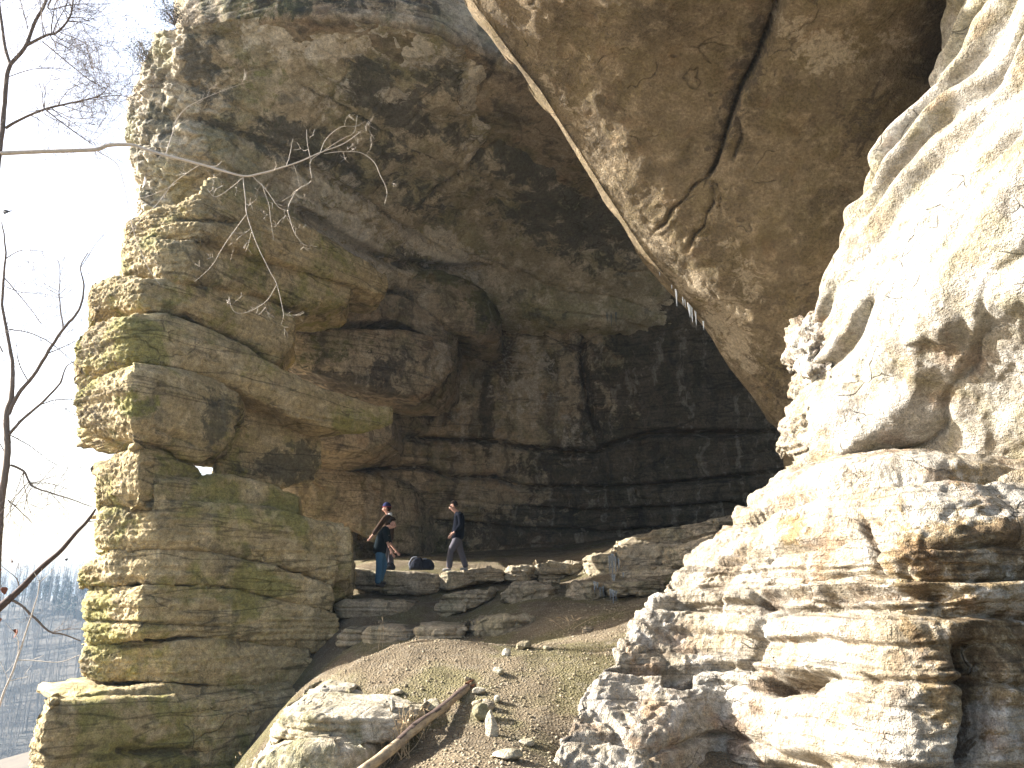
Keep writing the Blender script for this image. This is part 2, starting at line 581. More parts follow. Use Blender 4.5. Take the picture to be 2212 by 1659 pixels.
# ------------------------------------------------------------------ left: the bedded rock pillar
pillar = empty('rock_pillar', tuple(at(450, 1480, 15.5)), kind='structure')
def PL(st, seed, corner=(300, 14.0), right=(700, 18.6), left=(165, 15.0), thick=2.6, **kw):
    out = []
    for (px, yt, yb) in st:
        if px < corner[0]:
            Y = corner[1] + (corner[0] - px) / (corner[0] - left[0]) * (left[1] - corner[1])
        else:
            Y = corner[1] + (px - corner[0]) / (right[0] - corner[0]) * (right[1] - corner[1])
        out.append((px, Y, yt, yb))
    args = dict(nf=380, rows=40, seed=seed, lo=.10, mid=.07, lamd=.05, fine=.02, rnd=.22, shift=(-.5, 1, 0), shift2=(-.5, 2.0, 0), blocks=(.05, .07, .3, .9), rub=(.028, .12, corner[0] + 90, corner[0] - 40))
    args.update(kw)
    o = loft('rock_layer', out, thick, M_PILLAR, None, **args)
    o.parent = pillar
    o.matrix_parent_inverse = pillar.matrix_world.inverted()
    return o
bpy.context.view_layer.update()
M4 = None
# base bed, then upwards
PL([(58, 1548, 1760), (92, 1516, 1760), (300, 1512, 1760), (520, 1500, 1760), (640, 1492, 1760), (720, 1490, 1760)], 1, (95, 12.6), (640, 15.6), (55, 13.1), 3.5, rows=60, nf=460,
   lines=[([(250, 1622), (300, 1626), (380, 1624), (440, 1628)], .07, .25)])
PL([(96, 1530, 1556), (150, 1500, 1540), (300, 1486, 1530), (520, 1480, 1520), (640, 1476, 1515)], 2, (150, 13.4), (640, 16.0), (90, 14.3), 3.0, rows=18)
PL([(190, 1455, 1500), (300, 1455, 1500), (520, 1460, 1505), (660, 1465, 1510)], 3, (230, 15.9), (680, 17.0), (180, 16.8), 1.8, rows=18, nf=240)
PL([(170, 1395, 1462), (196, 1392, 1474), (380, 1380, 1480), (480, 1380, 1492), (600, 1396, 1500), (680, 1406, 1500)], 4, right=(700, 16.4))
PL([(176, 1266, 1400), (200, 1262, 1400), (300, 1258, 1384), (444, 1256, 1384), (581, 1281, 1402), (715, 1318, 1410), (738, 1335, 1395)], 5, right=(700, 16.4), rows=52,
   lines=[([(171, 1343), (240, 1345), (320, 1348), (420, 1352)], .035, .10)])
PL([(163, 1232, 1266), (200, 1204, 1268), (236, 1188, 1266), (342, 1180, 1262), (478, 1194, 1266), (666, 1238, 1312), (728, 1268, 1324)], 6, right=(700, 16.4), rows=26)
PL([(205, 1094, 1184), (236, 1090, 1194), (342, 1078, 1186), (478, 1082, 1200), (600, 1088, 1226), (690, 1112, 1250), (735, 1138, 1262)], 7, right=(700, 16.4))
PL([(202, 1020, 1102), (225, 972, 1100), (300, 950, 1096), (360, 955, 1094), (424, 985, 1096), (440, 1016, 1098)], 8, rows=44, right=(700, 18.2), thick=2.2, rnd=.3, shift2=(-1.5, 1.8, 0))
PL([(330, 1035, 1100), (440, 1028, 1100), (475, 1020, 1102), (560, 1030, 1106), (650, 1070, 1118)], 28, rows=18, right=(700, 17.2), thick=2.2, nf=260)
PL([(160, 852, 900), (178, 815, 945), (284, 774, 962), (355, 782, 955), (444, 800, 999), (505, 826, 975), (522, 850, 905)], 9, (300, 13.6), (700, 17.8), (155, 14.7), rows=60, rnd=.30, back_rise=.17,
   lines=[([(330, 925), (420, 960), (470, 975)], .05, .08)], tones=([(480, 900, 45, 60, 30, .7)], [(300, 870, 50, 30, 0, .8)], None))
PL([(466, 985, 1040), (530, 866, 1050), (615, 872, 1056), (688, 916, 1040), (699, 950, 1005)], 10, (300, 14.6), (700, 18.8), nf=300, rows=46, rnd=.25, thick=1.1, shift2=(-.9, .3, 0),
   tones=([(640, 1000, 60, 50, 0, .9), (560, 1010, 60, 20, 0, .7)], None, None))
PL([(152, 735, 780), (178, 692, 808), (273, 665, 780), (359, 670, 790), (506, 725, 832), (615, 792, 890), (700, 833, 925), (800, 868, 935), (858, 882, 912)], 11, (300, 13.9), (700, 17.6), (150, 15.0), rows=48, nf=520, shift2=(-2, .2, 0))
PL([(186, 612, 670), (239, 590, 668), (308, 598, 670), (410, 598, 680), (530, 622, 732), (610, 652, 790), (640, 680, 740)], 12, (330, 14.2), (700, 18.0), (180, 15.3), rows=46)
PL([(258, 510, 596), (300, 505, 598), (342, 512, 602), (403, 514, 604), (520, 520, 630), (640, 560, 660), (760, 600, 664)], 13, (380, 14.4), (760, 18.6), (250, 15.3), rows=36)
PL([(262, 478, 515), (304, 450, 520), (376, 432, 520), (430, 400, 518), (474, 370, 522), (600, 436, 560), (720, 508, 600), (836, 590, 640), (846, 602, 630)], 14, (440, 14.6), (840, 19.2), (255, 15.5), rows=56, nf=460, shift2=(-1, 2.2, 0),
   lines=[([(376, 470), (441, 474), (520, 480)], .05, .1)])
# unseen low bed added behind the pillar to keep sun off the ledge foot
PL([(640, 1200, 1310), (690, 1200, 1310), (730, 1202, 1300), (752, 1210, 1290)], 16, (300, 16.0), (700, 17.5), nf=120, rows=24, thick=1.5, rnd=.15, shift=(0, 1, 0), shift2=(0, 1.3, 0))
# end face of the pillar where it meets the floor of the cave
PL([(690, 1130, 1262), (706, 1126, 1256), (745, 1130, 1252), (762, 1142, 1250)], 15, (300, 14.6), (700, 16.6), nf=160, rows=30, thick=1.4, rnd=.12)

# ------------------------------------------------------------------ upper cliff and stained ceiling of the shelter
def back_of(p, d=(0.4, 4.5, 0.4)):
    return np.array(p) + np.array(d)
K = [
    [(330, 88, 15.5), (400, 60, 14.3), (570, 38, 13.9), (750, 38, 13.9), (900, 62, 14.1), (1000, 100, 14.6), (1095, 165, 15.6), (1220, 240, 17)],
    [(300, 150, 15.8), (380, 150, 14.9), (560, 140, 14.9), (740, 140, 15.1), (880, 155, 15.5), (1000, 190, 16.2), (1090, 240, 17.2), (1250, 330, 19)],
    [(277, 230, 16), (380, 250, 15.4), (560, 250, 15.9), (730, 260, 16.6), (860, 280, 17.2), (970, 310, 18), (1060, 360, 19.2), (1290, 430, 21)],
    [(286, 330, 16.2), (390, 360, 15.8), (560, 370, 16.8), (720, 380, 18), (840, 400, 19), (950, 430, 20.2), (1070, 480, 21.7), (1340, 540, 23)],
    [(297, 400, 16.4), (400, 440, 16.4), (580, 470, 17.7), (720, 490, 19.3), (840, 520, 20.7), (960, 550, 22.3), (1090, 590, 23.7), (1400, 650, 24.5)],
    [(303, 460, 16.7), (420, 530, 17), (600, 580, 18.7), (740, 620, 20.6), (860, 640, 22.4), (980, 660, 23.8), (1100, 690, 24.8), (1450, 720, 25.2)],
]
K_right = [(1420, 300, 18.5), (1450, 390, 20.5), (1490, 490, 22.3), (1540, 600, 24), (1600, 700, 25.5), (1660, 780, 26.5)]
Kc = []
for row, kr in zip(K, K_right):
    pts = [at(*p) for p in row] + [at(*kr)]
    pts = [back_of(pts[0], (1.2, 6, .3)), back_of(pts[0], (-.05, 1.6, .1))] + pts
    Kc.append(pts)
Kc.append([p + np.array([0, 3.5, -.3]) for p in Kc[-1]])
def K_disp(P):
    lay, blk, ez, es, f = strata(P, 404, .5, 1.3, (.25, -.12), .5, 2.2)
    d = rock_noise(P, .28, .12, .03, .02, 40, (.25, -.12))
    wl = np.clip((600 - pix(P)[0]) / 160, 0, 1)
    return d + .10 * (lay - .5) + .10 * (blk - .5) - .07 * np.exp(-(np.minimum(ez, es) / .05) ** 2) + wl * (.07 * rubble(P, .45, 1.3, 41) + .035 * rubble(P, .16, 1.3, 42)) + .02 * rubble(P, .5, 1.2, 43)
K_lines = [([(380, 250), (440, 258), (520, 290), (620, 340), (760, 420), (880, 500), (1000, 570)], .10, .22),
           ([(640, 450), (760, 530), (860, 575), (960, 582), (1060, 585)], .14, .4),
           ([(640, 180), (760, 250), (860, 310), (960, 360)], .06, .1),
           ([(1095, 165), (1092, 240), (1060, 320), (1010, 368)], .12, .28),
           ([(1010, 368), (960, 400), (900, 470)], .1, .2),
           ([(1000, 100), (1095, 165), (1150, 220)], .15, .3),
           ([(560, 300), (620, 330), (680, 400), (700, 470)], .08, .15)]
K_dark = [(800, 170, 55, 60, 20, .95), (870, 240, 70, 50, 35, .95), (950, 150, 60, 50, 30, .8), (1040, 210, 40, 60, 0, .8), (640, 310, 90, 45, 30, .9), (740, 360, 70, 40, 35, .8),
          (840, 330, 60, 40, 30, .7), (430, 150, 40, 90, 10, .8), (480, 230, 40, 60, 0, .6), (330, 260, 30, 80, 0, .6), (1150, 330, 90, 90, 0, .95), (1090, 120, 60, 50, 30, .9), (900, 560, 90, 20, 10, .8), (760, 560, 50, 20, 35, .8),
          (1000, 300, 60, 40, 40, .7), (900, 430, 90, 40, 30, .6), (1250, 470, 160, 90, 20, .9)]
K_pale = [(640, 90, 110, 40, 5, .95), (850, 95, 110, 35, 10, .95), (850, 205, 30, 18, 0, .8), (1045, 190, 40, 90, 10, .95), (1015, 340, 30, 12, -50, .9), (760, 500, 100, 55, 30, .85), (960, 540, 90, 35, 25, .95), (700, 430, 60, 60, 20, .7), (700, 200, 50, 60, 20, .5), (1010, 318, 16, 10, 0, .9)]
surface('cliff', Kc, M_CEIL, 380, 270, K_disp, lines=K_lines, tones=(K_dark, [(560, 150, 60, 120, 0, .5), (1180, 170, 60, 60, 0, .6)], K_pale), kind='structure')

# roof bed above the shelter
loft('cave_roof', [(372, 15.6, -40, 66), (390, 14.6, -60, 58), (480, 14.1, -70, 42), (570, 13.8, -70, 36), (750, 13.8, -70, 33), (900, 14.0, -60, 56), (1000, 14.6, -40, 92), (1100, 15.4, 0, 150), (1300, 16.4, 60, 230), (1800, 17.4, 120, 300), (2300, 17.4, 150, 330)],
     15, M_BACK, None, nf=420, rows=40, seed=60, lo=.15, mid=.08, rnd=.1, blocks=(.05, .2, .6, 1.2), tones=([(700, 10, 330, 30, 0, .55)], [(560, 10, 160, 30, 0, .8)], None), kind='structure')  # front's shade put into the dark tone; the green is its own colour

# ------------------------------------------------------------------ back wall of the shelter
cols = [600, 700, 860, 1000, 1150, 1300, 1450, 1600, 1760, 1950]
colY = [22.3, 23.2, 24.6, 25.6, 26.1, 26.0, 25.4, 24.6, 23.2, 20.5]
BW = []
for (y, dY, lft) in ((560, -1.3, 0), (640, -.9, 0), (740, -.4, 0), (850, 0, 0), (930, .1, 20), (990, .35, 60), (1050, .5, 40), (1110, .9, 60), (1170, 1.3, 90), (1230, 1.5, 100), (1290, 1.5, 100)):
    r = [at(max(px, 600 + lft), y, Y + dY) for px, Y in zip(cols, colY)]
    BW.append([r[0] + np.array([-1.2, 4.5, 0])] + [r[0] + np.array([-.25, 1.3, 0])] + r)
def BW_disp(P):
    lay, blk, ez, es, f = strata(P, 77, .35, 1.3, (.015, 0), .25, 3.0)
    d = rock_noise(P, .25, .10, .06, .02, 70)
    wb = np.clip(.4 + 1.3 * fbm(P * .3, 2, 78), .1, 1)
    return d + wb * (.20 * (lay - .5) + .14 * (blk - .5) - .07 * np.exp(-(ez / .05) ** 2) - .03 * np.exp(-(es / .06) ** 2))
BW_lines = [([(856, 943), (975, 950), (1078, 957), (1180, 976), (1283, 981), (1317, 964), (1403, 936), (1458, 936), (1700, 936)], .10, .45),
            ([(690, 1012), (924, 1008), (975, 1029), (1071, 1029), (1122, 1053), (1283, 1056), (1400, 1050), (1700, 1020)], .09, .4),
            ([(1222, 640), (1269, 728), (1255, 770), (1269, 848), (1283, 909), (1297, 950)], .12, .5),
            ([(1071, 720), (1180, 725), (1240, 750)], .06, .15),
            ([(1122, 1095), (1250, 1105), (1400, 1100), (1600, 1090)], .08, .3),
            ([(840, 1120), (960, 1130), (1100, 1140), (1300, 1150), (1500, 1140)], .08, .3),
            ([(735, 1085), (770, 1140), (790, 1190)], .06, .2),
            ([(1297, 960), (1310, 1010), (1320, 1100)], .12, .25), ([(1370, 1080), (1380, 1020), (1440, 990)], .08, .2)]
BW_dark = [(1560, 800, 230, 240, 0, 1.5), (1520, 1020, 300, 160, 0, 1.5), (1350, 1160, 300, 60, 0, 1.3), (1400, 560, 200, 120, 0, 1.0), (1050, 880, 16, 110, 0, .95), (1090, 780, 26, 90, 0, .8), (1190, 790, 20, 40, 0, .8), (1150, 1010, 60, 20, 0, .7), (900, 640, 60, 40, 0, .6), (1290, 850, 25, 120, -8, .8), (960, 900, 60, 18, 0, .7), (1250, 1130, 200, 60, 0, .8), (1100, 640, 80, 60, 0, .7)]  # wide blobs paint the cave's deep shade on the right; narrow ones stain
BW_pale = [(1140, 830, 70, 90, 0, .6), (1000, 890, 28, 70, 0, .55), (1000, 985, 30, 25, 0, .5), (1110, 620, 20, 18, 0, .8), (1180, 690, 30, 20, 0, .6), (1225, 600, 14, 10, 0, .8), (1230, 930, 40, 40, 0, .5)]
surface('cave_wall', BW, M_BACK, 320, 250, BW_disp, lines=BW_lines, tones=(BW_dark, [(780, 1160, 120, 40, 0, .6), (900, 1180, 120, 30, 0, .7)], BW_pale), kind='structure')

# big detached beds inside the shelter, between pillar and back wall
shelf = empty('cave_shelf', tuple(at(800, 880, 21)), kind='structure')
bpy.context.view_layer.update()
def CH(st, thick, seed, mat=None, **kw):
    o = loft('rock_layer', st, thick, mat or M_BACK, None, seed=seed, **kw)
    o.parent = shelf
    o.matrix_parent_inverse = shelf.matrix_world.inverted()
    return o
CH([(858, 22.6, 600, 640), (880, 22.2, 578, 660), (960, 22.0, 574, 700), (1050, 22.6, 615, 730), (1086, 23.4, 660, 740)], 3, 201, nf=260, rows=40, rnd=.35, tones=(None, [(950, 590, 100, 25, 8, 1.0), (1060, 660, 40, 50, 0, .9)], None), lamd=.06)
CH([(600, 19.6, 640, 700), (680, 19.9, 625, 705), (760, 20.4, 648, 690), (860, 21.4, 630, 690), (960, 22.4, 690, 745), (990, 23.0, 720, 760)], 3, 202, nf=300, rows=34, rnd=.12, lamd=.08)
CH([(590, 19.4, 700, 768), (680, 19.7, 703, 800), (800, 20.4, 705, 840), (900, 21.2, 712, 860), (965, 22.0, 735, 830), (985, 22.6, 756, 790)], 3, 203, nf=360, rows=44, rnd=.15, lamd=.09, tones=([(760, 830, 120, 25, 12, .9), (850, 800, 60, 40, 0, .7)], [(700, 760, 80, 40, 0, .6)], [(955, 770, 20, 50, 20, .7)]))
CH([(640, 20.6, 950, 984), (700, 20.9, 912, 984), (790, 21.6, 920, 975), (850, 22.4, 900, 955)], 3, 204, nf=220, rows=28, rnd=.2, lamd=.08)
CH([(560, 22.9, 1040, 1100), (600, 22.5, 1026, 1112), (640, 22.5, 1014, 1120), (700, 23.0, 1010, 1130), (780, 23.5, 1014, 1150), (850, 24.2, 1030, 1190), (900, 24.9, 1050, 1200)], 3.5, 205, nf=300, rows=40, rnd=.2, lamd=.08, shift=(.3, 1, 0))

# ------------------------------------------------------------------ right: leaning overhang
O = [
    [(960, -110, 9.3), (1150, -120, 8.6), (1400, -130, 8.0), (1700, -140, 7.6), (2000, -150, 7.4), (2260, -150, 7.2)],
    [(1020, 2, 10.0), (1200, 0, 9.2), (1450, 0, 8.6), (1700, 0, 8.3), (1920, 0, 8.3), (2200, 0, 8.6)],
    [(1092, 100, 10.5), (1260, 95, 9.8), (1480, 90, 9.2), (1710, 90, 8.9), (1910, 90, 8.9), (2160, 100, 9.2)],
    [(1166, 195, 11.0), (1320, 185, 10.3), (1520, 180, 9.7), (1720, 180, 9.4), (1900, 190, 9.4), (2120, 200, 9.7)],
    [(1250, 325, 11.7), (1400, 320, 11.0), (1580, 320, 10.5), (1740, 330, 10.3), (1880, 350, 10.3), (2060, 380, 10.7)],
    [(1322, 435, 12.2), (1450, 430, 11.6), (1600, 430, 11.1), (1740, 440, 10.9), (1865, 455, 10.9), (2020, 490, 11.3)],
    [(1395, 548, 12.7), (1500, 540, 12.1), (1620, 540, 11.7), (1740, 550, 11.4), (1850, 560, 11.5), (1990, 600, 11.9)],
    [(1530, 706, 13.5), (1600, 710, 13.0), (1680, 715, 12.7), (1760, 720, 12.5), (1840, 740, 12.6), (1950, 760, 12.9)],
    [(1640, 866, 14.1), (1690, 870, 13.8), (1740, 880, 13.6), (1790, 890, 13.5), (1850, 900, 13.6), (1930, 910, 13.9)],
    [(1698, 948, 14.4), (1730, 955, 14.2), (1770, 960, 14.1), (1810, 970, 14.0), (1860, 980, 14.1), (1930, 990, 14.3)],
    [(1735, 1080, 14.8), (1760, 1085, 14.6), (1790, 1090, 14.5), (1830, 1090, 14.5), (1880, 1100, 14.6), (1940, 1110, 14.8)],
]
Oc = []
rim_rs = np.random.RandomState(4)
O = [q for pair in zip(O[:-1], [[tuple((np.array(a_) + np.array(b_)) / 2) for a_, b_ in zip(r0, r1)] for r0, r1 in zip(O[:-1], O[1:])]) for q in pair] + [O[-1]]
for row in O:
    pts = [at(p[0], p[1], p[2] * 1.03) for p in row]
    e = pts[0]
    kk = rim_rs.uniform(.35, 1.25)
    Oc.append([e + np.array([2.4, 6.5, 3.6]), e + np.array([.5, 1.6, 1.6]), e + np.array([.0, .40, .30]), e + np.array([-.03, .36, .10]) * kk, e] + [e + (pts[1] - e) * .12] + pts[1:])
def O_disp(P):
    d = rock_noise(P, .16, .05, 0, .016, 130) + .012 * rubble(P, .5, 1.2, 21) + .007 * rubble(P, .14, 1.2, 22)
    w = np.clip((np.linspace(0, 1, P.shape[1]) - .42) / .2, .3, 1)[None, :]
    px, py, dd = pix(P)
    # the part left of the long groove hangs lower and breaks off along it
    gx = np.interp(py, [-200, 20, 140, 210, 290, 360, 420], [1760, 1690, 1640, 1600, 1570, 1545, 1525])
    q = (gx - px) * dd / F
    step_ = .30 * np.clip(1 - q / 1.6, 0, 1) * (q > 0) * np.clip((430 - py) / 200, 0, 1)
    return d * w - step_ * w
O_lines = [([(1715, -60), (1690, 20), (1640, 140), (1600, 210), (1570, 290), (1545, 360), (1522, 392)], .035, .20),
           ([(1524, 388), (1512, 396), (1498, 402), (1478, 430), (1452, 452), (1440, 480), (1412, 500)], .022, .07), ([(1540, 385), (1538, 410), (1541, 440), (1526, 462), (1520, 490), (1500, 508), (1486, 540)], .025, .08), ([(1545, 396), (1556, 420), (1553, 452), (1560, 480)], .02, .06),
           ([(1590, 250), (1600, 300), (1580, 350)], .04, .08)]
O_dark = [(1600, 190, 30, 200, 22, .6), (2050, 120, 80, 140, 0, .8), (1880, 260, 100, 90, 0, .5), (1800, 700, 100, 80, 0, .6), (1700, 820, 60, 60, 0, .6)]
O_pale = [(1790, 105, 70, 45, 0, .75), (1720, 60, 60, 25, 0, .6), (1930, 80, 40, 25, 0, .6), (1560, 690, 45, 45, 30, .9), (1600, 740, 40, 40, 40, .9), (1500, 620, 40, 28, 20, .8), (1620, 600, 30, 50, -30, .6), (1290, 320, 30, 110, -32, .45), (1410, 510, 30, 90, -35, .45), (1200, 190, 18, 70, -35, .4), (1620, 790, 26, 12, 20, .8), (1900, 330, 14, 30, 20, .5), (1570, 520, 30, 14, 0, .5)]
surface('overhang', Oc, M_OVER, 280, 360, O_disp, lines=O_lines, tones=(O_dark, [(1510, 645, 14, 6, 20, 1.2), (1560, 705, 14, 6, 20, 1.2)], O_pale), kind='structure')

# ------------------------------------------------------------------ right: the sunlit wall and the foot of it
RWr = [(-160, 2165, 7.3, 2600, 5.2), (0, 2105, 7.7, 2540, 5.3), (100, 2075, 8.0, 2500, 5.4), (200, 2036, 8.3, 2480, 5.5), (320, 1962, 8.6, 2470, 5.6), (430, 1898, 8.9, 2460, 5.6), (540, 1832, 9.2, 2450, 5.7),
       (630, 1790, 9.5, 2440, 5.8), (720, 1778, 9.8, 2430, 6.3), (820, 1772, 10.0, 2420, 6.8), (920, 1775, 10.1, 2420, 7.3), (1010, 1770, 10.2, 2420, 7.9), (1110, 1760, 10.4, 2420, 8.6)]
RW = []
for (y, sx, sY, ex, eY) in RWr:
    r = []
    for t in np.linspace(0, 1, 7):
        # surface bulges towards the left as it comes nearer
        px = sx + (ex - sx) * t
        Y = 1 / ((1 - t) / sY + t / eY)
        r.append(at(px, y, Y))
    s = r[0]
    RW.append([s + np.array([2.2, 3.5, .2]), s + np.array([.7, 1.0, .05]), s + np.array([.12, .22, 0])] + r + [r[-1] + np.array([1.8, -.9, .1]), r[-1] + np.array([5.5, -1.2, .2])])
def smooth2(D, k=1):
    for _ in range(k):
        D = (D + np.roll(D, 1, 0) + np.roll(D, -1, 0)) / 3
        D = (D + np.roll(D, 1, 1) + np.roll(D, -1, 1)) / 3
    return D
def RW_disp(P):
    dip = (.1, .55)
    h = P[..., 2] + dip[0] * P[..., 0] + dip[1] * P[..., 1]
    s = P[..., 1] - .55 * P[..., 2]
    hw = h + .22 * fbm(np.stack([s * .5, h * .5, P[..., 0]], -1), 3, 149)
    Q = np.stack([s * .22, hw * .9, P[..., 0] * .2], -1)
    d = .34 * fbm(Q, 2, 150) + .20 * (1 - np.abs(fbm(Q * np.array([1, 1.5, 1]) + 5, 2, 151)) * 2.2)
    lay, blk, ez, es, f = strata(P, 303, .4, 1.5, dip, .85, 2.4)
    w = np.clip(.66 + 1.3 * fbm(P * .55, 3, 158), .1, 1)
    t = np.clip(f / .3, 0, 1)
    # every bed stands proud just above its undercut foot and leans back from there
    d = d * .7 + w * (.20 * (lay - .4) + .40 * (1 - f) * t * t * (3 - 2 * t) + .14 * (blk - .5) - .06 * np.exp(-(ez / .04) ** 2))
    lam = fbm(np.stack([s * .9, hw * 6.0, P[..., 0] * .9], -1), 3, 161)
    return smooth2(d + .045 * lam + .045 * fbm(P * 2.6, 4, 160) + .012 * rubble(P, .22, 1.4, 4, dip) + .016 * fbm(P * 9, 3, 165))
surface('cliff_wall', RW, M_WALL, 400, 350, RW_disp, kind='structure')

# buttress blocks at the end of the sunlit wall
butt = empty('rock_buttress', tuple(at(1740, 1080, 10)), kind='structure')
bpy.context.view_layer.update()
def BT(st, thick, seed, **kw):
    a = dict(nf=170, rows=44, rnd=.2, lo=.08, mid=.09, lamd=.06, fine=.03, blocks=(.06, .1, .4, .7), shift=(1, .5, 0), rub=(.07, .24, 1000, 1001))
    a.update(kw)
    o = loft('rock_layer', st, thick, M_RIGHT, None, seed=seed, **a)
    o.parent = butt
    o.matrix_parent_inverse = butt.matrix_world.inverted()
BT([(1692, 11.0, 735, 800), (1702, 10.2, 688, 815), (1740, 9.8, 674, 818), (1784, 9.7, 670, 820), (1800, 9.6, 672, 820)], 1.3, 301)
BT([(1706, 11.0, 815, 880), (1716, 10.4, 812, 882), (1750, 10.0, 812, 885), (1800, 9.8, 812, 885)], 1.2, 302, rows=30)
BT([(1676, 11.0, 925, 975), (1690, 10.4, 884, 990), (1730, 10.0, 868, 1000), (1765, 9.9, 862, 1000), (1830, 9.8, 862, 1000)], 1.3, 303)
BT([(1704, 10.9, 985, 1100), (1715, 10.3, 985, 1105), (1745, 10.0, 985, 1105), (1800, 9.9, 985, 1105), (1850, 9.8, 985, 1105)], 1.3, 304)

RLpx = [
    (1640, 1118), (1560, 1160), (1490, 1210), (1430, 1275), (1386, 1345), (1335, 1410), (1285, 1480), (1238, 1560), (1192, 1650), (1130, 1780)]
RLl = [10.6, 10.2, 9.9, 9.5, 9.2, 8.8, 8.4, 7.9, 7.4, 6.8]
RLtop = [1118, 1072, 1044, 1020, 1003, 1000, 1000, 1000]
colsx = [0, 1730, 1800, 1890, 2000, 2130, 2290, 2520]
colY = [0, 8.6, 7.9, 7.3, 6.95, 6.75, 6.6, 6.4]
tops = [0, 9.9, 9.3, 8.6, 7.9, 7.4, 7.1, 6.7]
RLc = []
nr = len(RLpx)
for k in range(nr):
    f = k / (nr - 1)
    lx, ly = RLpx[k]
    row = [at(lx, ly, RLl[k])]
    for c in range(1, 8):
        w = (c / 7.0) ** .8
        px = lx + (colsx[c] - lx) * (c / 7.0) ** .85
        if k == 0:
            y = RLtop[c]
        else:
            y = RLtop[c] + (1800 - RLtop[c]) * f ** 1.05
            y = ly * (1 - min(1, c / 3)) + y * min(1, c / 3)
        base = np.interp(px, [1200, 1450, 1600, 1730, 1800, 1890, 2000, 2130, 2290, 2520], [10.0, 9.5, 8.8, 8.05, 7.65, 7.2, 6.95, 7.0, 7.2, 7.5])
        lean = 1.5 * max(0, 1 - f / .16) + (.35 - 1.25 * f) * float(np.interp(px, [1700, 1950], [1, .45])) - .35 * float(np.interp(px, [1700, 1950], [0, 1]))
        Yv = base + lean
        Yv = min(Yv, RLl[k] - .05 * c) if c < 3 else Yv
        row.append(at(px, y, Yv))
    e = row[0]
    RLc.append([e + np.array([1.3, 1.5, -.6]), e + np.array([.12, .3, -.1])] + row + [row[-1] + np.array([1.8, -.5, 0]), row[-1] + np.array([5.5, -1.0, 0])])
RLc = [[p + np.array([1.2, 1.2, .1]) for p in RLc[0]]] + RLc
def RL_disp(P):
    lay, blk, ez, es, f = strata(P, 505, .28, .75, (.04, .03), .25, 1.5)
    lay2, blk2, ez2, es2, f2 = strata(P, 515, .07, .22, (.04, .03), .15, 1.1)
    w = np.clip(.5 + 1.4 * fbm(P * .7, 2, 181), 0, 1)
    d = .20 * fbm(P * .6, 3, 180) + .07 * fbm(P * 2.0, 3, 185)
    d = d + .15 * (lay - .5) + .24 * (blk - .5) + .04 * f ** 1.5 - .10 * np.exp(-(ez / .03) ** 2) - .05 * np.exp(-(es / .025) ** 2)
    d = d + w * (.085 * (lay2 - .5) + .10 * (blk2 - .5) - .035 * np.exp(-(ez2 / .014) ** 2) - .025 * np.exp(-(es2 / .014) ** 2))
    d = d + .030 * rubble(P, .22, 1.6, 5) * (1.2 - w) + .018 * rubble(P, .09, 1.4, 9) + .012 * fbm(P * 13, 3, 195)
    return smooth2(d)
RL_lines = [([(1645, 1480), (1690, 1474), (1735, 1470), (1760, 1478)], .09, .45), ([(1630, 1300), (1700, 1290), (1760, 1275)], .09, .25), ([(1770, 1290), (1900, 1284), (2060, 1290)], .08, .25),
            ([(2090, 1380), (2110, 1450), (2120, 1540), (2110, 1659)], .10, .4), ([(1640, 1655), (1700, 1660), (1760, 1655)], .07, .35), ([(1862, 1110), (1866, 1180), (1862, 1260)], .04, .15), ([(1430, 1458), (1480, 1466), (1500, 1462)], .08, .2)]
RL_dark = [(2100, 1190, 170, 90, 0, .7), (2120, 1400, 150, 110, 0, .55), (1700, 1290, 60, 14, 0, .6), (1690, 1480, 60, 14, 0, .9)]  # the wide blobs put the shade of the right side into the colour
RL_moss_shade = [(2090, 1200, 190, 110, 0, .9), (2120, 1420, 150, 130, 0, .8), (1720, 1150, 40, 30, 0, .8), (1950, 1150, 40, 50, 0, .6), (2080, 1040, 90, 20, 0, .8)]  # wide blobs paint that shade brown on the right, small ones are moss
surface('cliff_foot', RLc, M_RIGHT, 480, 370, RL_disp, lines=RL_lines, tones=(RL_dark, RL_moss_shade, None), kind='structure')
# ------------------------------------------------------------------ ground
def tps(pts, smooth=.02):
    P = np.array(pts)
    X, Z = P[:, :2], P[:, 2]
    n = len(P)
    r = np.linalg.norm(X[:, None] - X[None], axis=-1)
    Kk = np.where(r > 0, r * r * np.log(np.maximum(r, 1e-9)), 0) + smooth * np.eye(n)
    A = np.zeros((n + 3, n + 3))
    A[:n, :n] = Kk
    A[:n, n] = 1; A[:n, n + 1:] = X
    A[n, :n] = 1; A[n + 1:, :n] = X.T
    w = np.linalg.solve(A, np.concatenate([Z, [0, 0, 0]]))
    def f(x, y):
        x = np.asarray(x, float); y = np.asarray(y, float)
        out = w[n] + w[n + 1] * x + w[n + 2] * y
        for k in range(n):
            q = (x - X[k, 0]) ** 2 + (y - X[k, 1]) ** 2
            out = out + w[k] * .5 * q * np.log(np.maximum(q, 1e-12))
        return out
    return f
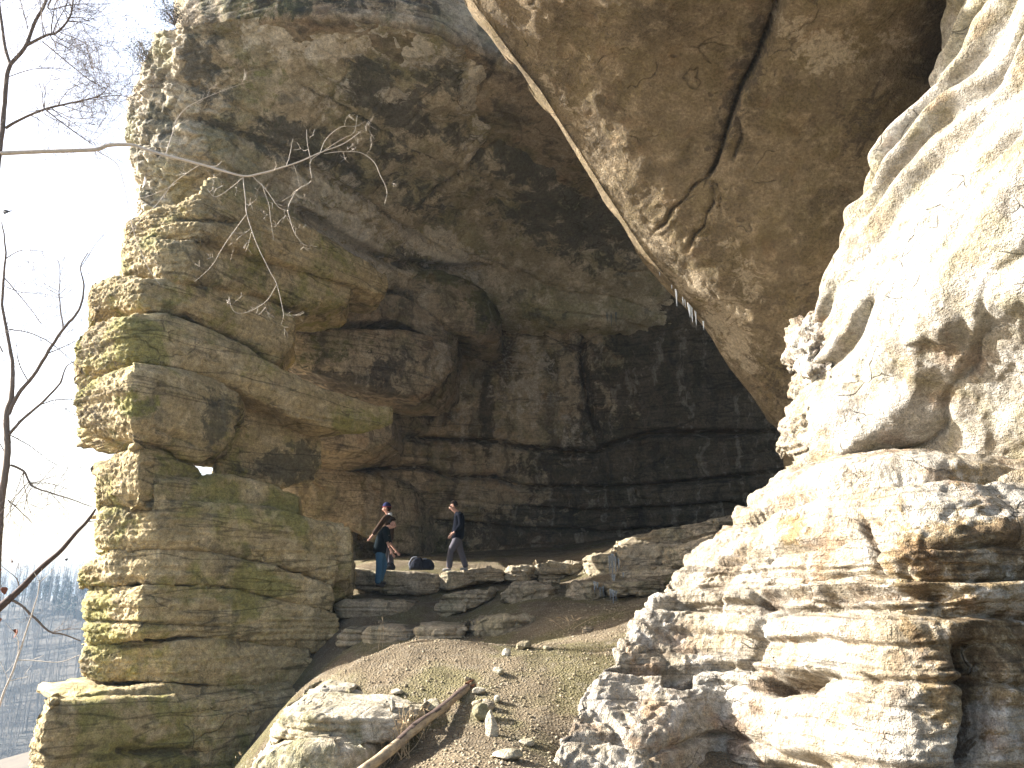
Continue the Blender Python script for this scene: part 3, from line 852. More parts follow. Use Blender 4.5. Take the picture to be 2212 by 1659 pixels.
gp = [at(560, 1790, 7.6), at(700, 1740, 7.7), at(860, 1690, 7.0), at(960, 1640, 7.2), at(1150, 1659, 6.6), at(1260, 1700, 6.5), at(595, 1710, 8.8), at(600, 1630, 10.4), at(640, 1570, 11.2), at(540, 1740, 9.2), np.array([-3.2, 8.5, -1.4]), np.array([-3.5, 10, -1.3]), np.array([-2.8, 7.4, -1.1]), at(760, 1560, 8.9), at(900, 1515, 9.0), at(1050, 1560, 8.2), at(1200, 1500, 9.0), at(1300, 1430, 9.8),
      at(680, 1490, 10.2), at(760, 1440, 10.8), at(860, 1393, 11.6), at(1000, 1390, 11.8), at(1250, 1388, 11.6), at(1350, 1370, 11.2), at(640, 1505, 13.2), at(690, 1455, 14.0), at(740, 1412, 14.4), at(640, 1510, 15.6), at(690, 1425, 16.0), at(560, 1570, 15.2),
      at(850, 1422, 13.6), at(850, 1352, 15.2), at(950, 1408, 13.3), at(1080, 1394, 13.4), at(1080, 1334, 14.8), at(1200, 1336, 13.8), at(1300, 1322, 13.6), at(1400, 1315, 13.0),
      at(750, 1356, 16.4), at(830, 1354, 16.3), at(980, 1352, 16.1), at(830, 1290, 17.7), at(1000, 1290, 17.5), at(1100, 1308, 15.8), at(1140, 1262, 17.4), at(1250, 1308, 15.2), at(1400, 1300, 14.7),
      at(770, 1298, 18.4), at(880, 1302, 18.3), at(1000, 1288, 18.4), at(1100, 1274, 18.7), at(1200, 1264, 18.8), at(1280, 1252, 17.6),
      at(770, 1234, 20.3), at(900, 1238, 20.2), at(1000, 1236, 20.3), at(1200, 1222, 20.6), at(1300, 1206, 19.4), at(1400, 1172, 18.8), at(1500, 1146, 18.4), at(1620, 1118, 18.0), at(1750, 1092, 17.6),
      at(760, 1216, 22.5), at(1000, 1206, 23), at(1200, 1198, 24), at(1400, 1160, 22), at(1650, 1105, 20),
      at(300, 2000, 11), at(480, 1930, 11.3), at(560, 1800, 11.4), at(480, 1700, 15), at(300, 1720, 14.6),
      np.array([0, 3, .05]), np.array([-3, 3, -.1]), np.array([3, 2, -.8]), np.array([3.2, 6, -.6]), at(1480, 1800, 7.2), at(1650, 1800, 7.0), at(1850, 1850, 6.6), np.array([-2, 5, .0]), np.array([0, 0, 0]), np.array([1.6, 5, -.35]), np.array([-4.5, 9, -.9]), np.array([-6, 6, -.9])]
talus_z = tps(gp)
def talus_full(x, y):
    P = np.stack([x, y, np.zeros_like(x)], -1)
    return talus_z(x, y) + .07 * fbm(P * .9, 4, 220) + .035 * fbm(P * 3.5, 4, 225) + .012 * fbm(P * 14, 3, 230)

def soil_mat():
    m, nt, bs = nodes_of('gravelly_soil')
    b = NB(nt)
    P = b.n('ShaderNodeNewGeometry').outputs['Position']
    n1 = b.noise(P, .8, 7, .65); n2 = b.noise(P, 6, 6, .7); n3 = b.noise(P, 40, 4, .7)
    col = b.mix(b.ramp(n1, .4, .6), (.27, .215, .14), (.185, .145, .095))
    col = b.mix(b.math('MULTIPLY', b.ramp(b.noise(b.map(P, loc=(4, 9, 1)), .7, 5, .6), .47, .6), .55), col, (.19, .18, .075))
    col = b.mix(b.math('MULTIPLY', b.ramp(n2, .5, .7), .6), col, (.38, .33, .25))
    col = b.mix(b.math('MULTIPLY', b.ramp(n2, .46, .3), .55), col, (.10, .08, .055))
    vo = b.n('ShaderNodeTexVoronoi'); b.l(P, vo.inputs['Vector']); vo.inputs['Scale'].default_value = 31; vo.inputs['Randomness'].default_value = 1.0
    col = b.mix(1.0, col, b.grey(b.ramp(vo.outputs['Distance'], .0, .6, 1.2, .65)), 'MULTIPLY')
    col = b.mix(1.0, col, b.grey(b.math('MULTIPLY_ADD', n3, 1.1, .45)), 'MULTIPLY')
    b.l(col, bs.inputs['Base Color'])
    bs.inputs['Roughness'].default_value = 1.0
    bs.inputs['Specular IOR Level'].default_value = .1
    h = b.math('ADD', b.math('MULTIPLY', n2, .8), b.math('ADD', b.math('MULTIPLY', n3, .4), b.ramp(vo.outputs['Distance'], 0, .6, .5, 0)))
    bp = b.n('ShaderNodeBump'); bp.inputs['Strength'].default_value = 1.0; bp.inputs['Distance'].default_value = .07
    b.l(h, bp.inputs['Height']); b.l(bp.outputs[0], bs.inputs['Normal'])
    return m
M_SOIL = soil_mat()
xs = np.linspace(-8, 9, 260); ys = np.linspace(1.5, 27, 360)
X, Yg = np.meshgrid(xs, ys)
V = np.stack([X, Yg, talus_full(X, Yg)], -1)
link('talus_slope', raw_mesh('talus_slope', V.reshape(-1, 3), grid_faces(*X.shape), 4, M_SOIL, True, np.zeros((X.size, 3))), kind='structure')

# the land round about: it drops to a valley on the left and rises to a wooded hill
def land_z(x, y):
    x = np.asarray(x, float); y = np.asarray(y, float)
    z = -1.2 - .28 * np.clip(-x - 9, 0, 260)
    z = z - .10 * np.clip(y - 25, 0, 120) * (x < 40)
    ridge = -86 + 84 * np.clip((y + .30 * x - 110) / 115, 0, 1) ** 1.05
    s = np.clip((y - 50) / 110, 0, 1)
    s = s * s * (3 - 2 * s)
    z = z * (1 - s) + ridge * s
    P = np.stack([x, y, np.zeros_like(x)], -1)
    return z + 3.5 * fbm(P * .012, 3, 240) * np.clip(np.hypot(x, y) / 80, 0, 1) + .1 * fbm(P * .4, 2, 242)
q = np.sign(np.linspace(-1, 1, 150)) * np.abs(np.linspace(-1, 1, 150)) ** 2.4
X, Yg = np.meshgrid(q * 900, q * 900)
V = np.stack([X, Yg, land_z(X, Yg) - .55 * (np.hypot(X, Yg) < 30)], -1)
def leaf_litter():
    m, nt, bs = nodes_of('winter_forest_floor')
    b = NB(nt)
    P = b.n('ShaderNodeNewGeometry').outputs['Position']
    n = b.noise(P, .15, 8, .7); n2 = b.noise(P, 3, 6, .7)
    col = b.mix(b.ramp(n, .4, .6), (.085, .072, .055), (.055, .05, .04))
    col = b.mix(b.ramp(n2, .5, .7), col, (.11, .085, .06))
    b.l(col, bs.inputs['Base Color']); bs.inputs['Roughness'].default_value = 1
    return m
M_LITTER = leaf_litter()
link('ground', raw_mesh('ground', V.reshape(-1, 3), grid_faces(*X.shape), 4, M_LITTER), kind='structure')
# ------------------------------------------------------------------ loose slabs, boulders, gravel
def ground_hit(px, py, y0=4.5, y1=26):
    Ys = np.linspace(y0, y1, 1400)
    pts = np.array([at(px, py, y) for y in Ys])
    g = talus_full(pts[:, 0], pts[:, 1])
    below = np.where(pts[:, 2] < g)[0]
    k = below[0] if len(below) else len(Ys) - 1
    p = pts[k].copy()
    p[2] = g[k]
    return p

def slab(st, thick, seed, label, category='rock slab', group='rock slabs on the cave floor', mat=None, **kw):
    a = dict(nf=170, rows=26, rnd=.16, pw=3.5, lo=.08, mid=.06, lamd=.05, fine=.02, blocks=(.05, .06, .2, .6), rub=(.05, .3, 1000, 1001))
    a.update(kw)
    o = loft('rock_slab', st, thick, mat or M_SLAB, None, seed=seed, **a)
    o['label'] = label; o['category'] = category; o['group'] = group
    return o
slab([(742, 18.9, 1232, 1262), (760, 18.8, 1228, 1272), (830, 18.6, 1232, 1284), (900, 18.7, 1234, 1284), (946, 19.0, 1240, 1280), (954, 19.2, 1246, 1272)], 2.2, 401, 'long flat ledge slab behind the legs of the man in jeans')
slab([(944, 19.0, 1240, 1272), (965, 18.8, 1232, 1276), (1030, 18.9, 1230, 1262), (1085, 19.2, 1230, 1256), (1096, 19.4, 1234, 1252)], 2.0, 402, 'pale ledge slab under the feet of the walking man in grey trousers')
slab([(1092, 19.4, 1230, 1250), (1105, 19.2, 1226, 1254), (1140, 19.2, 1224, 1254), (1164, 19.5, 1228, 1250)], 1.4, 403, 'short tan block in the ledge between two longer slabs', nf=110)
slab([(1152, 19.4, 1216, 1238), (1164, 19.1, 1213, 1244), (1230, 19.1, 1214, 1244), (1262, 19.4, 1218, 1240)], 1.6, 404, 'thick squared slab at the right end of the ledge')
slab([(1160, 19.3, 1240, 1262), (1220, 19.3, 1242, 1262), (1290, 19.4, 1238, 1262)], 1.4, 405, 'low dark slab beneath the thick squared ledge block', nf=110)
slab([(722, 17.0, 1306, 1330), (740, 16.8, 1294, 1334), (830, 16.7, 1292, 1334), (880, 17.0, 1296, 1326), (898, 17.3, 1302, 1318)], 1.8, 406, 'broad rounded slab low down beside the pillar, below the man in jeans')
slab([(938, 16.9, 1312, 1334), (955, 16.6, 1288, 1336), (1010, 16.5, 1276, 1324), (1060, 16.7, 1272, 1300), (1074, 17.0, 1274, 1290)], 1.5, 407, 'tilted wedge of rock rising to the right below the ledge')
slab([(1012, 14.3, 1350, 1374), (1030, 14.0, 1336, 1378), (1090, 13.9, 1332, 1378), (1140, 14.1, 1334, 1366), (1152, 14.4, 1340, 1356)], 1.2, 408, 'layered pale slab in the middle of the slope, alone on bare soil')
slab([(888, 14.2, 1360, 1388), (900, 14.0, 1347, 1392), (960, 13.9, 1346, 1388), (1010, 14.1, 1350, 1378)], 1.2, 409, 'cracked low slab left of the layered pale slab')
slab([(782, 14.6, 1362, 1396), (800, 14.3, 1353, 1402), (860, 14.2, 1353, 1402), (908, 14.4, 1360, 1394)], 1.4, 410, 'blocky slab with a dark hollow underneath near the pillar foot')
slab([(728, 14.9, 1366, 1392), (745, 14.7, 1360, 1396), (786, 14.7, 1362, 1396)], 1.2, 411, 'small squared block wedged against the pillar foot', nf=90)
slab([(1084, 16.2, 1284, 1300), (1110, 15.9, 1264, 1302), (1150, 15.9, 1256, 1302), (1198, 16.1, 1270, 1298)], 1.3, 412, 'flat pale plate sunk in the slope below the short tan block')
slab([(1176, 16.6, 1258, 1276), (1190, 16.4, 1254, 1280), (1212, 16.6, 1258, 1274)], .8, 413, 'small pale stone lying above the flat sunken plate', nf=90)
slab([(1228, 15.9, 1272, 1296), (1240, 15.6, 1258, 1300), (1280, 15.5, 1258, 1300), (1312, 15.7, 1264, 1298)], 1.4, 414, 'layered block with thin icicles hanging from its right side')
slab([(1312, 15.4, 1262, 1282), (1326, 15.1, 1256, 1288), (1380, 15.0, 1254, 1288), (1428, 15.2, 1252, 1280), (1440, 15.5, 1256, 1274)], 1.4, 415, 'jutting tan slab beside the frozen trickle')
slab([(1254, 12.6, 1366, 1386), (1262, 12.4, 1358, 1390), (1280, 12.4, 1357, 1388), (1290, 12.6, 1364, 1384)], .45, 416, 'single tan boulder on the shaded slope with dry twigs beside it', 'boulder', 'boulders on the slope', nf=80, rows=20, rnd=.35)
# stepped bedrock at the right of the cave floor
step = empty('rock_step', tuple(at(1380, 1240, 17.5)), kind='structure')
bpy.context.view_layer.update()
for k, st in enumerate([
    [(1268, 18.2, 1208, 1246), (1290, 17.9, 1196, 1250), (1330, 17.6, 1194, 1250), (1344, 17.8, 1200, 1246)],
    [(1330, 17.4, 1186, 1226), (1360, 17.1, 1178, 1236), (1420, 16.8, 1172, 1236), (1480, 16.6, 1170, 1232)],
    [(1340, 16.9, 1226, 1256), (1380, 16.5, 1222, 1258), (1440, 16.2, 1218, 1256), (1500, 16.0, 1214, 1250)],
    [(1340, 18.8, 1168, 1196), (1400, 18.4, 1150, 1190), (1480, 18.0, 1134, 1184), (1560, 17.6, 1122, 1176)],
    [(1440, 16.2, 1180, 1222), (1480, 15.8, 1172, 1226), (1560, 15.4, 1160, 1220)],
    [(1480, 18.6, 1136, 1166), (1560, 18.2, 1118, 1160), (1660, 17.8, 1100, 1150), (1740, 17.6, 1090, 1140)]]):
    o = loft('rock_layer', st, 1.8, M_SLAB, None, seed=430 + k, nf=150, rows=22, rnd=.18, pw=3.2, lo=.08, mid=.06, lamd=.05, fine=.02, blocks=(.05, .08, .25, .7), rub=(.05, .35, 1000, 1001))
    o.parent = step
    o.matrix_parent_inverse = step.matrix_world.inverted()
# pale rock nose in the left foreground
nose = empty('rock_outcrop', tuple(at(700, 1659, 7.5)), kind='structure')
bpy.context.view_layer.update()
for k, (st, th) in enumerate([
    ([(578, 8.9, 1572, 1610), (584, 8.3, 1562, 1610), (596, 7.9, 1545, 1606), (660, 7.6, 1540, 1606), (760, 7.6, 1552, 1608), (860, 7.9, 1556, 1600), (906, 8.3, 1562, 1584)], 1.6),
    ([(516, 8.6, 1662, 1780), (530, 8.0, 1648, 1770), (556, 7.4, 1618, 1760), (640, 7.2, 1604, 1760), (730, 7.2, 1606, 1760), (812, 7.5, 1614, 1740)], 1.5),
    ([(606, 8.9, 1530, 1552), (640, 8.4, 1516, 1556), (720, 8.3, 1520, 1560), (800, 8.4, 1530, 1562)], 1.2),
    ([(650, 9.6, 1494, 1522), (690, 9.2, 1484, 1526), (760, 9.2, 1490, 1530)], 1.0),
    ([(818, 8.4, 1534, 1554), (836, 8.2, 1524, 1558), (880, 8.2, 1526, 1556), (916, 8.4, 1530, 1552)], .6)]):
    o = loft('rock_layer', st, th, M_FORE, None, seed=450 + k, nf=260, rows=34, rnd=.28, lo=.06, mid=.035, lamd=.04, fine=.015, blocks=(.025, .06, .2, .6), rub=(.012, .12, 1000, 700))
    o.parent = nose
    o.matrix_parent_inverse = nose.matrix_world.inverted()

def stone_mesh(name, seed, mat, sub=3, ax=(1, 1, 1), rough=.28):
    bm = bmesh.new()
    bmesh.ops.create_icosphere(bm, subdivisions=sub, radius=1)
    V = np.array([v.co[:] for v in bm.verts])
    V = V * np.array(ax)
    n = V / np.linalg.norm(V, axis=1, keepdims=True)
    rs = np.random.RandomState(seed)
    for _ in range(9):                       # knock flat faces off
        d = rs.normal(size=3); d /= np.linalg.norm(d)
        lim = rs.uniform(.5, .85) * np.abs(V @ d).max()
        over = np.maximum(V @ d - lim, 0)
        V = V - over[:, None] * d
    V = V + n * (rough * .35 * fbm(V * 1.6 + seed * 3.1, 3, seed))[:, None]
    for v, c in zip(bm.verts, V):
        v.co = c
    me = bpy.data.meshes.new(name)
    bm.to_mesh(me); bm.free()
    for p in me.polygons:
        p.use_smooth = sub > 2
    me.materials.append(mat)
    return me
def boulder(px, py, w, h, seed, label, mat=None, rz=0, sink=.3, group='boulders on the slope', name='boulder', category='boulder', Y=None):
    p = ground_hit(px, py) if Y is None else at(px, py, Y)
    s = p[1] / F
    me = stone_mesh(name, seed, mat or M_FORE, 4)
    o = link(name, me, label=label, category=category, group=group)
    o.location = (p[0], p[1], p[2] + h * s * .5 * (1 - sink))
    o.scale = (w * s * .5, w * s * .45, h * s * .55)
    o.rotation_euler = (0, 0, rz)
    return o
boulder(1078, 1458, 26, 20, 1, 'small angular cream boulder alone in the upper sunlit gravel')
boulder(1094, 1418, 20, 18, 2, 'whitish lump at the edge of the shadow line')
boulder(1130, 1402, 40, 20, 3, 'flat greenish stone in the shade just above the shadow line', M_SLAB)
boulder(938, 1536, 50, 26, 4, 'rounded white boulder behind the log')
boulder(1036, 1500, 30, 16, 5, 'grey stone close under the broken tip of the log')
boulder(1052, 1532, 34, 22, 6, 'small brownish rock in the rubble pile right of the log', M_SLAB)
boulder(1074, 1516, 18, 14, 7, 'little pale rock on top of the rubble pile right of the log')
boulder(1030, 1528, 22, 14, 8, 'low brown rock at the foot of the rubble pile, nearest the log', M_SLAB)
boulder(858, 1500, 26, 12, 9, 'pale stone above the rock outcrop in the sunlit gravel')
boulder(820, 1624, 56, 24, 10, 'white stone between the outcrop and the lower end of the log')
boulder(1010, 1472, 16, 10, 12, 'small dark stone left of the log tip', M_SLAB)
boulder(1184, 1404, 26, 10, 13, 'thin pale stone lying in the shadow line right of the greenish stone')
boulder(1040, 1556, 40, 36, 14, 'upright chalk white rock in the sunlit gravel, topped by a small knob')
boulder(1062, 1590, 30, 60, 15, 'narrow tapering white rock just below the upright chalk white rock', sink=.5)
boulder(1098, 1640, 70, 20, 16, 'long flat white stone near the bottom edge', rz=.9)
boulder(1140, 1610, 40, 14, 17, 'pointed white stone right of the long flat one near the bottom', rz=.7)
rs = np.random.RandomState(5)
# gravel: nobody could count it
def scatter(name, n, region, smin, smax, mat, seed):
    rs = np.random.RandomState(seed)
    base = []
    for k in range(6):
        me = stone_mesh('tmp', 30 + k + seed, mat, 1, (1, .8, .6))
        v = np.array([q.co[:] for q in me.vertices]); f = np.array([list(q.vertices) for q in me.polygons])
        base.append((v, f))
        bpy.data.meshes.remove(me)
    VV, FF, off = [], [], 0
    for i in range(n):
        px, py = region(rs)
        x, y = px, py
        z = float(talus_cache(x, y))
        s = smin * (smax / smin) ** (rs.rand() ** 2.2)
        v, f = base[rs.randint(6)]
        a = rs.rand() * 6.28
        R = np.array([[math.cos(a), -math.sin(a), 0], [math.sin(a), math.cos(a), 0], [0, 0, 1]])
        VV.append((v * s) @ R.T + np.array([x, y, z + s * .15])); FF.append(f + off); off += len(v)
    me = raw_mesh(name, np.concatenate(VV), np.concatenate(FF), 3, mat, False)
    return link(name, me, kind='stuff', label='loose gravel and small stones strewn over the slope', category='gravel')
cx = np.linspace(-8, 9, 260); cy = np.linspace(1.5, 27, 360)
CZ = talus_full(*np.meshgrid(cx, cy))
def talus_cache(x, y):
    i = np.clip((x + 8) / 17 * 259, 0, 258); j = np.clip((y - 1.5) / 25.5 * 359, 0, 358)
    i0, j0 = int(i), int(j); a, b_ = i - i0, j - j0
    return (CZ[j0, i0] * (1 - a) + CZ[j0, i0 + 1] * a) * (1 - b_) + (CZ[j0 + 1, i0] * (1 - a) + CZ[j0 + 1, i0 + 1] * a) * b_
M_GRAV = rock_mat('gravel_stone', (.30, .25, .165), (.22, .175, .115), (.36, .305, .215), moss_amt=.1, dark_amt=.3, lam=0, scale=3, bump=.3)
def reg(rs):
    y = 6.2 + 10 * rs.rand() ** 1.3
    x = (rs.rand() * .46 - .27) * y
    return x, y
scatter('gravel', 8500, reg, .006, .032, M_GRAV, 3)

# ------------------------------------------------------------------ tubes: log, twigs, trees
def tube_arrays(pts, rad, sides=6, cap=True):
    pts = np.asarray(pts, float); rad = np.asarray(rad, float)
    n = len(pts)
    t = np.gradient(pts, axis=0)
    t /= np.maximum(np.linalg.norm(t, axis=1, keepdims=True), 1e-9)
    ref = np.array([0, 0, 1.0]) if abs(t[0, 2]) < .9 else np.array([1.0, 0, 0])
    a = np.cross(t, ref); a /= np.maximum(np.linalg.norm(a, axis=1, keepdims=True), 1e-9)
    b = np.cross(t, a)
    th = np.linspace(0, 2 * np.pi, sides, endpoint=False)
    V = pts[:, None] + rad[:, None, None] * (np.cos(th)[None, :, None] * a[:, None] + np.sin(th)[None, :, None] * b[:, None])
    return V
class Tubes:
    def __init__(s):
        s.v, s.f, s.n = [], [], 0
    def add(s, pts, rad, sides=6):
        V = tube_arrays(pts, rad, sides)
        f = grid_faces(V.shape[0], sides, True) + s.n
        s.v.append(V.reshape(-1, 3)); s.f.append(f); s.n += V.shape[0] * sides
    def quads(s, V, F_):
        s.v.append(V); s.f.append(F_ + s.n); s.n += len(V)
    def mesh(s, name, mat, smooth=True):
        return raw_mesh(name, np.concatenate(s.v), np.concatenate(s.f), 4, mat, smooth)
def smooth_path(pts, n):
    return catmull(np.array(pts, float), n)

def wood_mat():
    m, nt, bs = nodes_of('weathered_wood')
    b = NB(nt)
    P = b.n('ShaderNodeNewGeometry').outputs['Position']
    g = b.noise(b.map(P, (18, 2.2, 30), rot=(0, 0, -.35)), 1.0, 5, .7)
    n = b.noise(P, 5, 4, .6)
    col = b.mix(b.ramp(g, .35, .65), (.20, .14, .08), (.42, .32, .19))
    col = b.mix(b.math('MULTIPLY', b.ramp(n, .5, .65), .6), col, (.13, .10, .075))
    b.l(col, bs.inputs['Base Color']); bs.inputs['Roughness'].default_value = .8
    bp = b.n('ShaderNodeBump'); bp.inputs['Strength'].default_value = .7; bp.inputs['Distance'].default_value = .012
    b.l(g, bp.inputs['Height']); b.l(bp.outputs[0], bs.inputs['Normal'])
    return m
M_WOOD = wood_mat()
M_BARK = plain_mat('dark_bark', (.075, .05, .038), .9, .4, 18, .6)
M_SPLIT = plain_mat('red_brown_splintered_wood', (.20, .085, .04), .8, .4, 30, .5)
M_TWIG = plain_mat('grey_brown_bark', (.16, .12, .09), .85, .35, 30, .3)
M_TWIGL = plain_mat('sunlit_twig_bark', (.55, .47, .38), .8, .3, 30, .2)  # lighter copy of the bark, sunlight put into its colour
M_DRY = plain_mat('dry_straw', (.42, .32, .19), .9, .3, 40)
def stretch_wood(m):
    nt = m.node_tree
M_LOGW = M_WOOD
# log
lo_ = at(798, 1656, 7.05); hi_ = at(1030, 1470, 9.35)
lo_ = lo_ + (lo_ - hi_) * .15
log = empty('log', tuple(lo_), label='broken bare log with dark bark strip lying on sunlit gravel', category='log')
ts = np.linspace(0, 1, 60)
path = lo_[None] * (1 - ts[:, None]) + hi_[None] * ts[:, None]
path[:, 2] += .012 * np.sin(ts * 5) + .006 * np.sin(ts * 17)
path[:, 0] += .012 * np.sin(ts * 4 + 1)
R0 = np.interp(ts, [0, .5, .9, .97, 1], [.050, .044, .040, .030, .009]) * (1 + .06 * np.sin(ts * 31) + .05 * np.sin(ts * 13 + 2))
V = tube_arrays(path, R0, 20)
V = V + .010 * fbm(V * np.array([9, 9, 9]), 3, 3)[..., None] * np.array([1, .3, 1])
def childmesh(name, me, par):
    o = link(name, me)
    o.parent = par
    o.matrix_parent_inverse = par.matrix_world.inverted()
    return o
bpy.context.view_layer.update()
childmesh('wood', raw_mesh('wood', V.reshape(-1, 3), grid_faces(60, 20, True), 4, M_LOGW), log)
# bark strip covers the upper left part
cen_ = path[:, None]
VB = cen_ + (V - cen_) * 1.12
dirn = (V - cen_); dirn /= np.linalg.norm(dirn, axis=-1, keepdims=True)
keepv = (dirn[..., 2] * .75 - dirn[..., 0] * .25 + dirn[..., 1] * .3 + .35 * fbm(V * 5, 3, 9)) > .22
keepv &= (ts[:, None] > .30) & (ts[:, None] < .93)
f = grid_faces(60, 20, True)
fk = f[keepv.reshape(-1)[f].all(1)]
childmesh('bark', raw_mesh('bark', VB.reshape(-1, 3), fk, 4, M_BARK), log)
T_ = Tubes()
rs = np.random.RandomState(8)
ax_ = (path[-1] - path[-8]); ax_ /= np.linalg.norm(ax_)
for k in range(7):
    st_ = path[-7] + rs.normal(size=3) * .03
    en_ = st_ + ax_ * rs.uniform(.15, .34) + rs.normal(size=3) * .02
    T_.add([st_, (st_ + en_) / 2, en_], [.016, .012, .001], 5)
childmesh('splinter', T_.mesh('splinter', M_SPLIT), log)

# dry weeds
def weed(px, py, n, h, spread, seed, label, mat=None):
    rs = np.random.RandomState(seed)
    p = ground_hit(px, py)
    o = empty('dry_weed', tuple(p), label=label, category='dry weed', group='dry weeds on the slope')
    bpy.context.view_layer.update()
    T = Tubes()
    for k in range(n):
        b0 = p + np.array([rs.normal() * spread * .3, rs.normal() * spread * .3, -.02])
        d = np.array([rs.normal() * spread, rs.normal() * spread, h * rs.uniform(.6, 1.1)])
        q = smooth_path([b0, b0 + d * .5 + rs.normal(size=3) * .02, b0 + d, b0 + d * 1.15 + np.array([rs.normal() * .06, 0, -.04 * rs.rand()])], 10)
        T.add(q, np.linspace(.0035, .0015, 10), 4)
    childmesh('stem', T.mesh('stem', mat or M_DRY), o)['kind'] = 'stuff'
    T = Tubes()
    for k in range(n * 2):
        c = p + np.array([rs.normal() * spread * .9, rs.normal() * spread * .8, h * rs.uniform(.5, 1.05)])
        a = rs.normal(size=3) * .022; b2 = rs.normal(size=3) * .012
        T.quads(np.array([c - a, c - b2, c + a, c + b2]), np.array([[0, 1, 2, 3]]))
    childmesh('seed_head', T.mesh('seed_head', mat or M_DRY, False), o)['kind'] = 'stuff'
weed(872, 1640, 12, .42, .14, 1, 'dry straw stems standing by the middle of the log')
weed(835, 1655, 9, .36, .12, 2, 'dry straw stems at the lower end of the log')
weed(905, 1600, 7, .30, .10, 3, 'thin dry stems between outcrop and log')
weed(560, 1690, 6, .3, .15, 4, 'faded dry stems in front of the pale outcrop at the bottom left')
weed(1226, 1362, 6, .22, .16, 5, 'pale dry seed heads beside the single tan boulder')
weed(820, 1402, 3, .5, .05, 6, 'lone tall dry stem in front of the dark hollow')

# ------------------------------------------------------------------ ice
def ice_mat():
    m, nt, bs = nodes_of('ice')
    bs.inputs['Base Color'].default_value = (.86, .92, .98, 1)
    bs.inputs['Roughness'].default_value = .12
    bs.inputs['Transmission Weight'].default_value = .35
    bs.inputs['IOR'].default_value = 1.31
    b = NB(nt)
    n = b.noise(b.n('ShaderNodeTexCoord').outputs['Object'], 14, 4)
    bp = b.n('ShaderNodeBump'); bp.inputs['Strength'].default_value = .4; bp.inputs['Distance'].default_value = .01
    b.l(n, bp.inputs['Height']); b.l(bp.outputs[0], bs.inputs['Normal'])
    return m
M_ICE = ice_mat()
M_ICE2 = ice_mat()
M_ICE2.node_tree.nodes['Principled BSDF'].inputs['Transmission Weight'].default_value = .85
M_ICE2.node_tree.nodes['Principled BSDF'].inputs['Base Color'].default_value = (.55, .62, .70, 1)  # greyer copy of the ice, the shelter's shade put into its colour
def icicle(px, y0, y1, Y, wpx, label, group, seed):
    a, b_ = at(px, y0, Y), at(px, y1, Y)
    b_ = np.array([a[0], a[1], b_[2]])
    t = np.linspace(0, 1, 14)
    P = a[None] * (1 - t[:, None]) + b_[None] * t[:, None]
    rs = np.random.RandomState(seed)
    r = wpx * Y / F * .5 * (1 - t) ** .85 * (1 + .12 * np.sin(t * 22 + seed)) + .002
    T = Tubes(); T.add(P - a, r, 8)
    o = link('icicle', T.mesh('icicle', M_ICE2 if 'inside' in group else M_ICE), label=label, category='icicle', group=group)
    o.location = a
    return o
for k, (px, a, b_, w, lab) in enumerate([
    (1424, 578, 596, 4, 'short lone icicle highest on the overhang edge'), (1450, 606, 624, 5, 'stubby icicle next below the lone highest one'),
    (1459, 612, 662, 7, 'long single icicle hanging from the overhang edge'), (1474, 636, 661, 4, 'thin short icicle left of the thick white cluster'),
    (1479, 641, 664, 4, 'thin short icicle touching the thick white cluster'), (1488, 648, 686, 13, 'thickest white icicle in the cluster on the overhang edge'),
    (1493, 655, 697, 6, 'slim icicle growing out of the thickest one'), (1501, 660, 703, 6, 'longest low icicle right of the thickest one'), (1519, 700, 713, 4, 'tiny icicle lowest on the overhang edge')]):
    icicle(px, a - 6, b_, (12.98 + (px - 1424) / 95 * .45) * 1.03, w, lab, 'icicles on the overhang edge', k)
for k, (px, a, b_, w, Y, lab) in enumerate([
    (1284, 1256, 1282, 5, 15.3, 'longest thin icicle on the layered block'), (1290, 1257, 1276, 4, 15.3, 'short thin icicle on the layered block'), (1296, 1268, 1292, 3, 15.35, 'faint icicle low on the right of the layered block'), (1303, 1266, 1290, 3, 15.4, 'icicle in the dark gap between layered block and jutting slab'),
    (1318, 1272, 1296, 5, 14.95, 'left icicle below the jutting slab'), (1324, 1274, 1308, 7, 14.95, 'longest icicle below the jutting slab'), (1330, 1276, 1300, 5, 14.95, 'right icicle below the jutting slab'),
    (1325, 1240, 1264, 9, 15.6, 'stout bluish icicle above the jutting slab'), (1346, 1236, 1250, 4, 15.7, 'small icicle right of the stout bluish one'),
    (1311, 674, 700, 4, 24.6, 'leftmost of three grey icicles high on the dark cave wall'), (1320, 676, 708, 4, 24.6, 'middle of three grey icicles high on the dark cave wall'), (1330, 674, 704, 4, 24.6, 'rightmost of three grey icicles high on the dark cave wall')]):
    icicle(px, a, b_, Y, w, lab, 'icicles inside the shelter', 20 + k)
for k, (px, a, b_, w, lab) in enumerate([(1316, 1200, 1244, 5, 'leftmost frozen drip down the stepped rock'), (1322, 1196, 1250, 7, 'second frozen drip from the left on the stepped rock'), (1329, 1202, 1240, 5, 'third frozen drip from the left on the stepped rock'), (1336, 1206, 1248, 4, 'rightmost frozen drip down the stepped rock')]):
    icicle(px, a, b_, 16.95, w, lab, 'icicles inside the shelter', 40 + k)

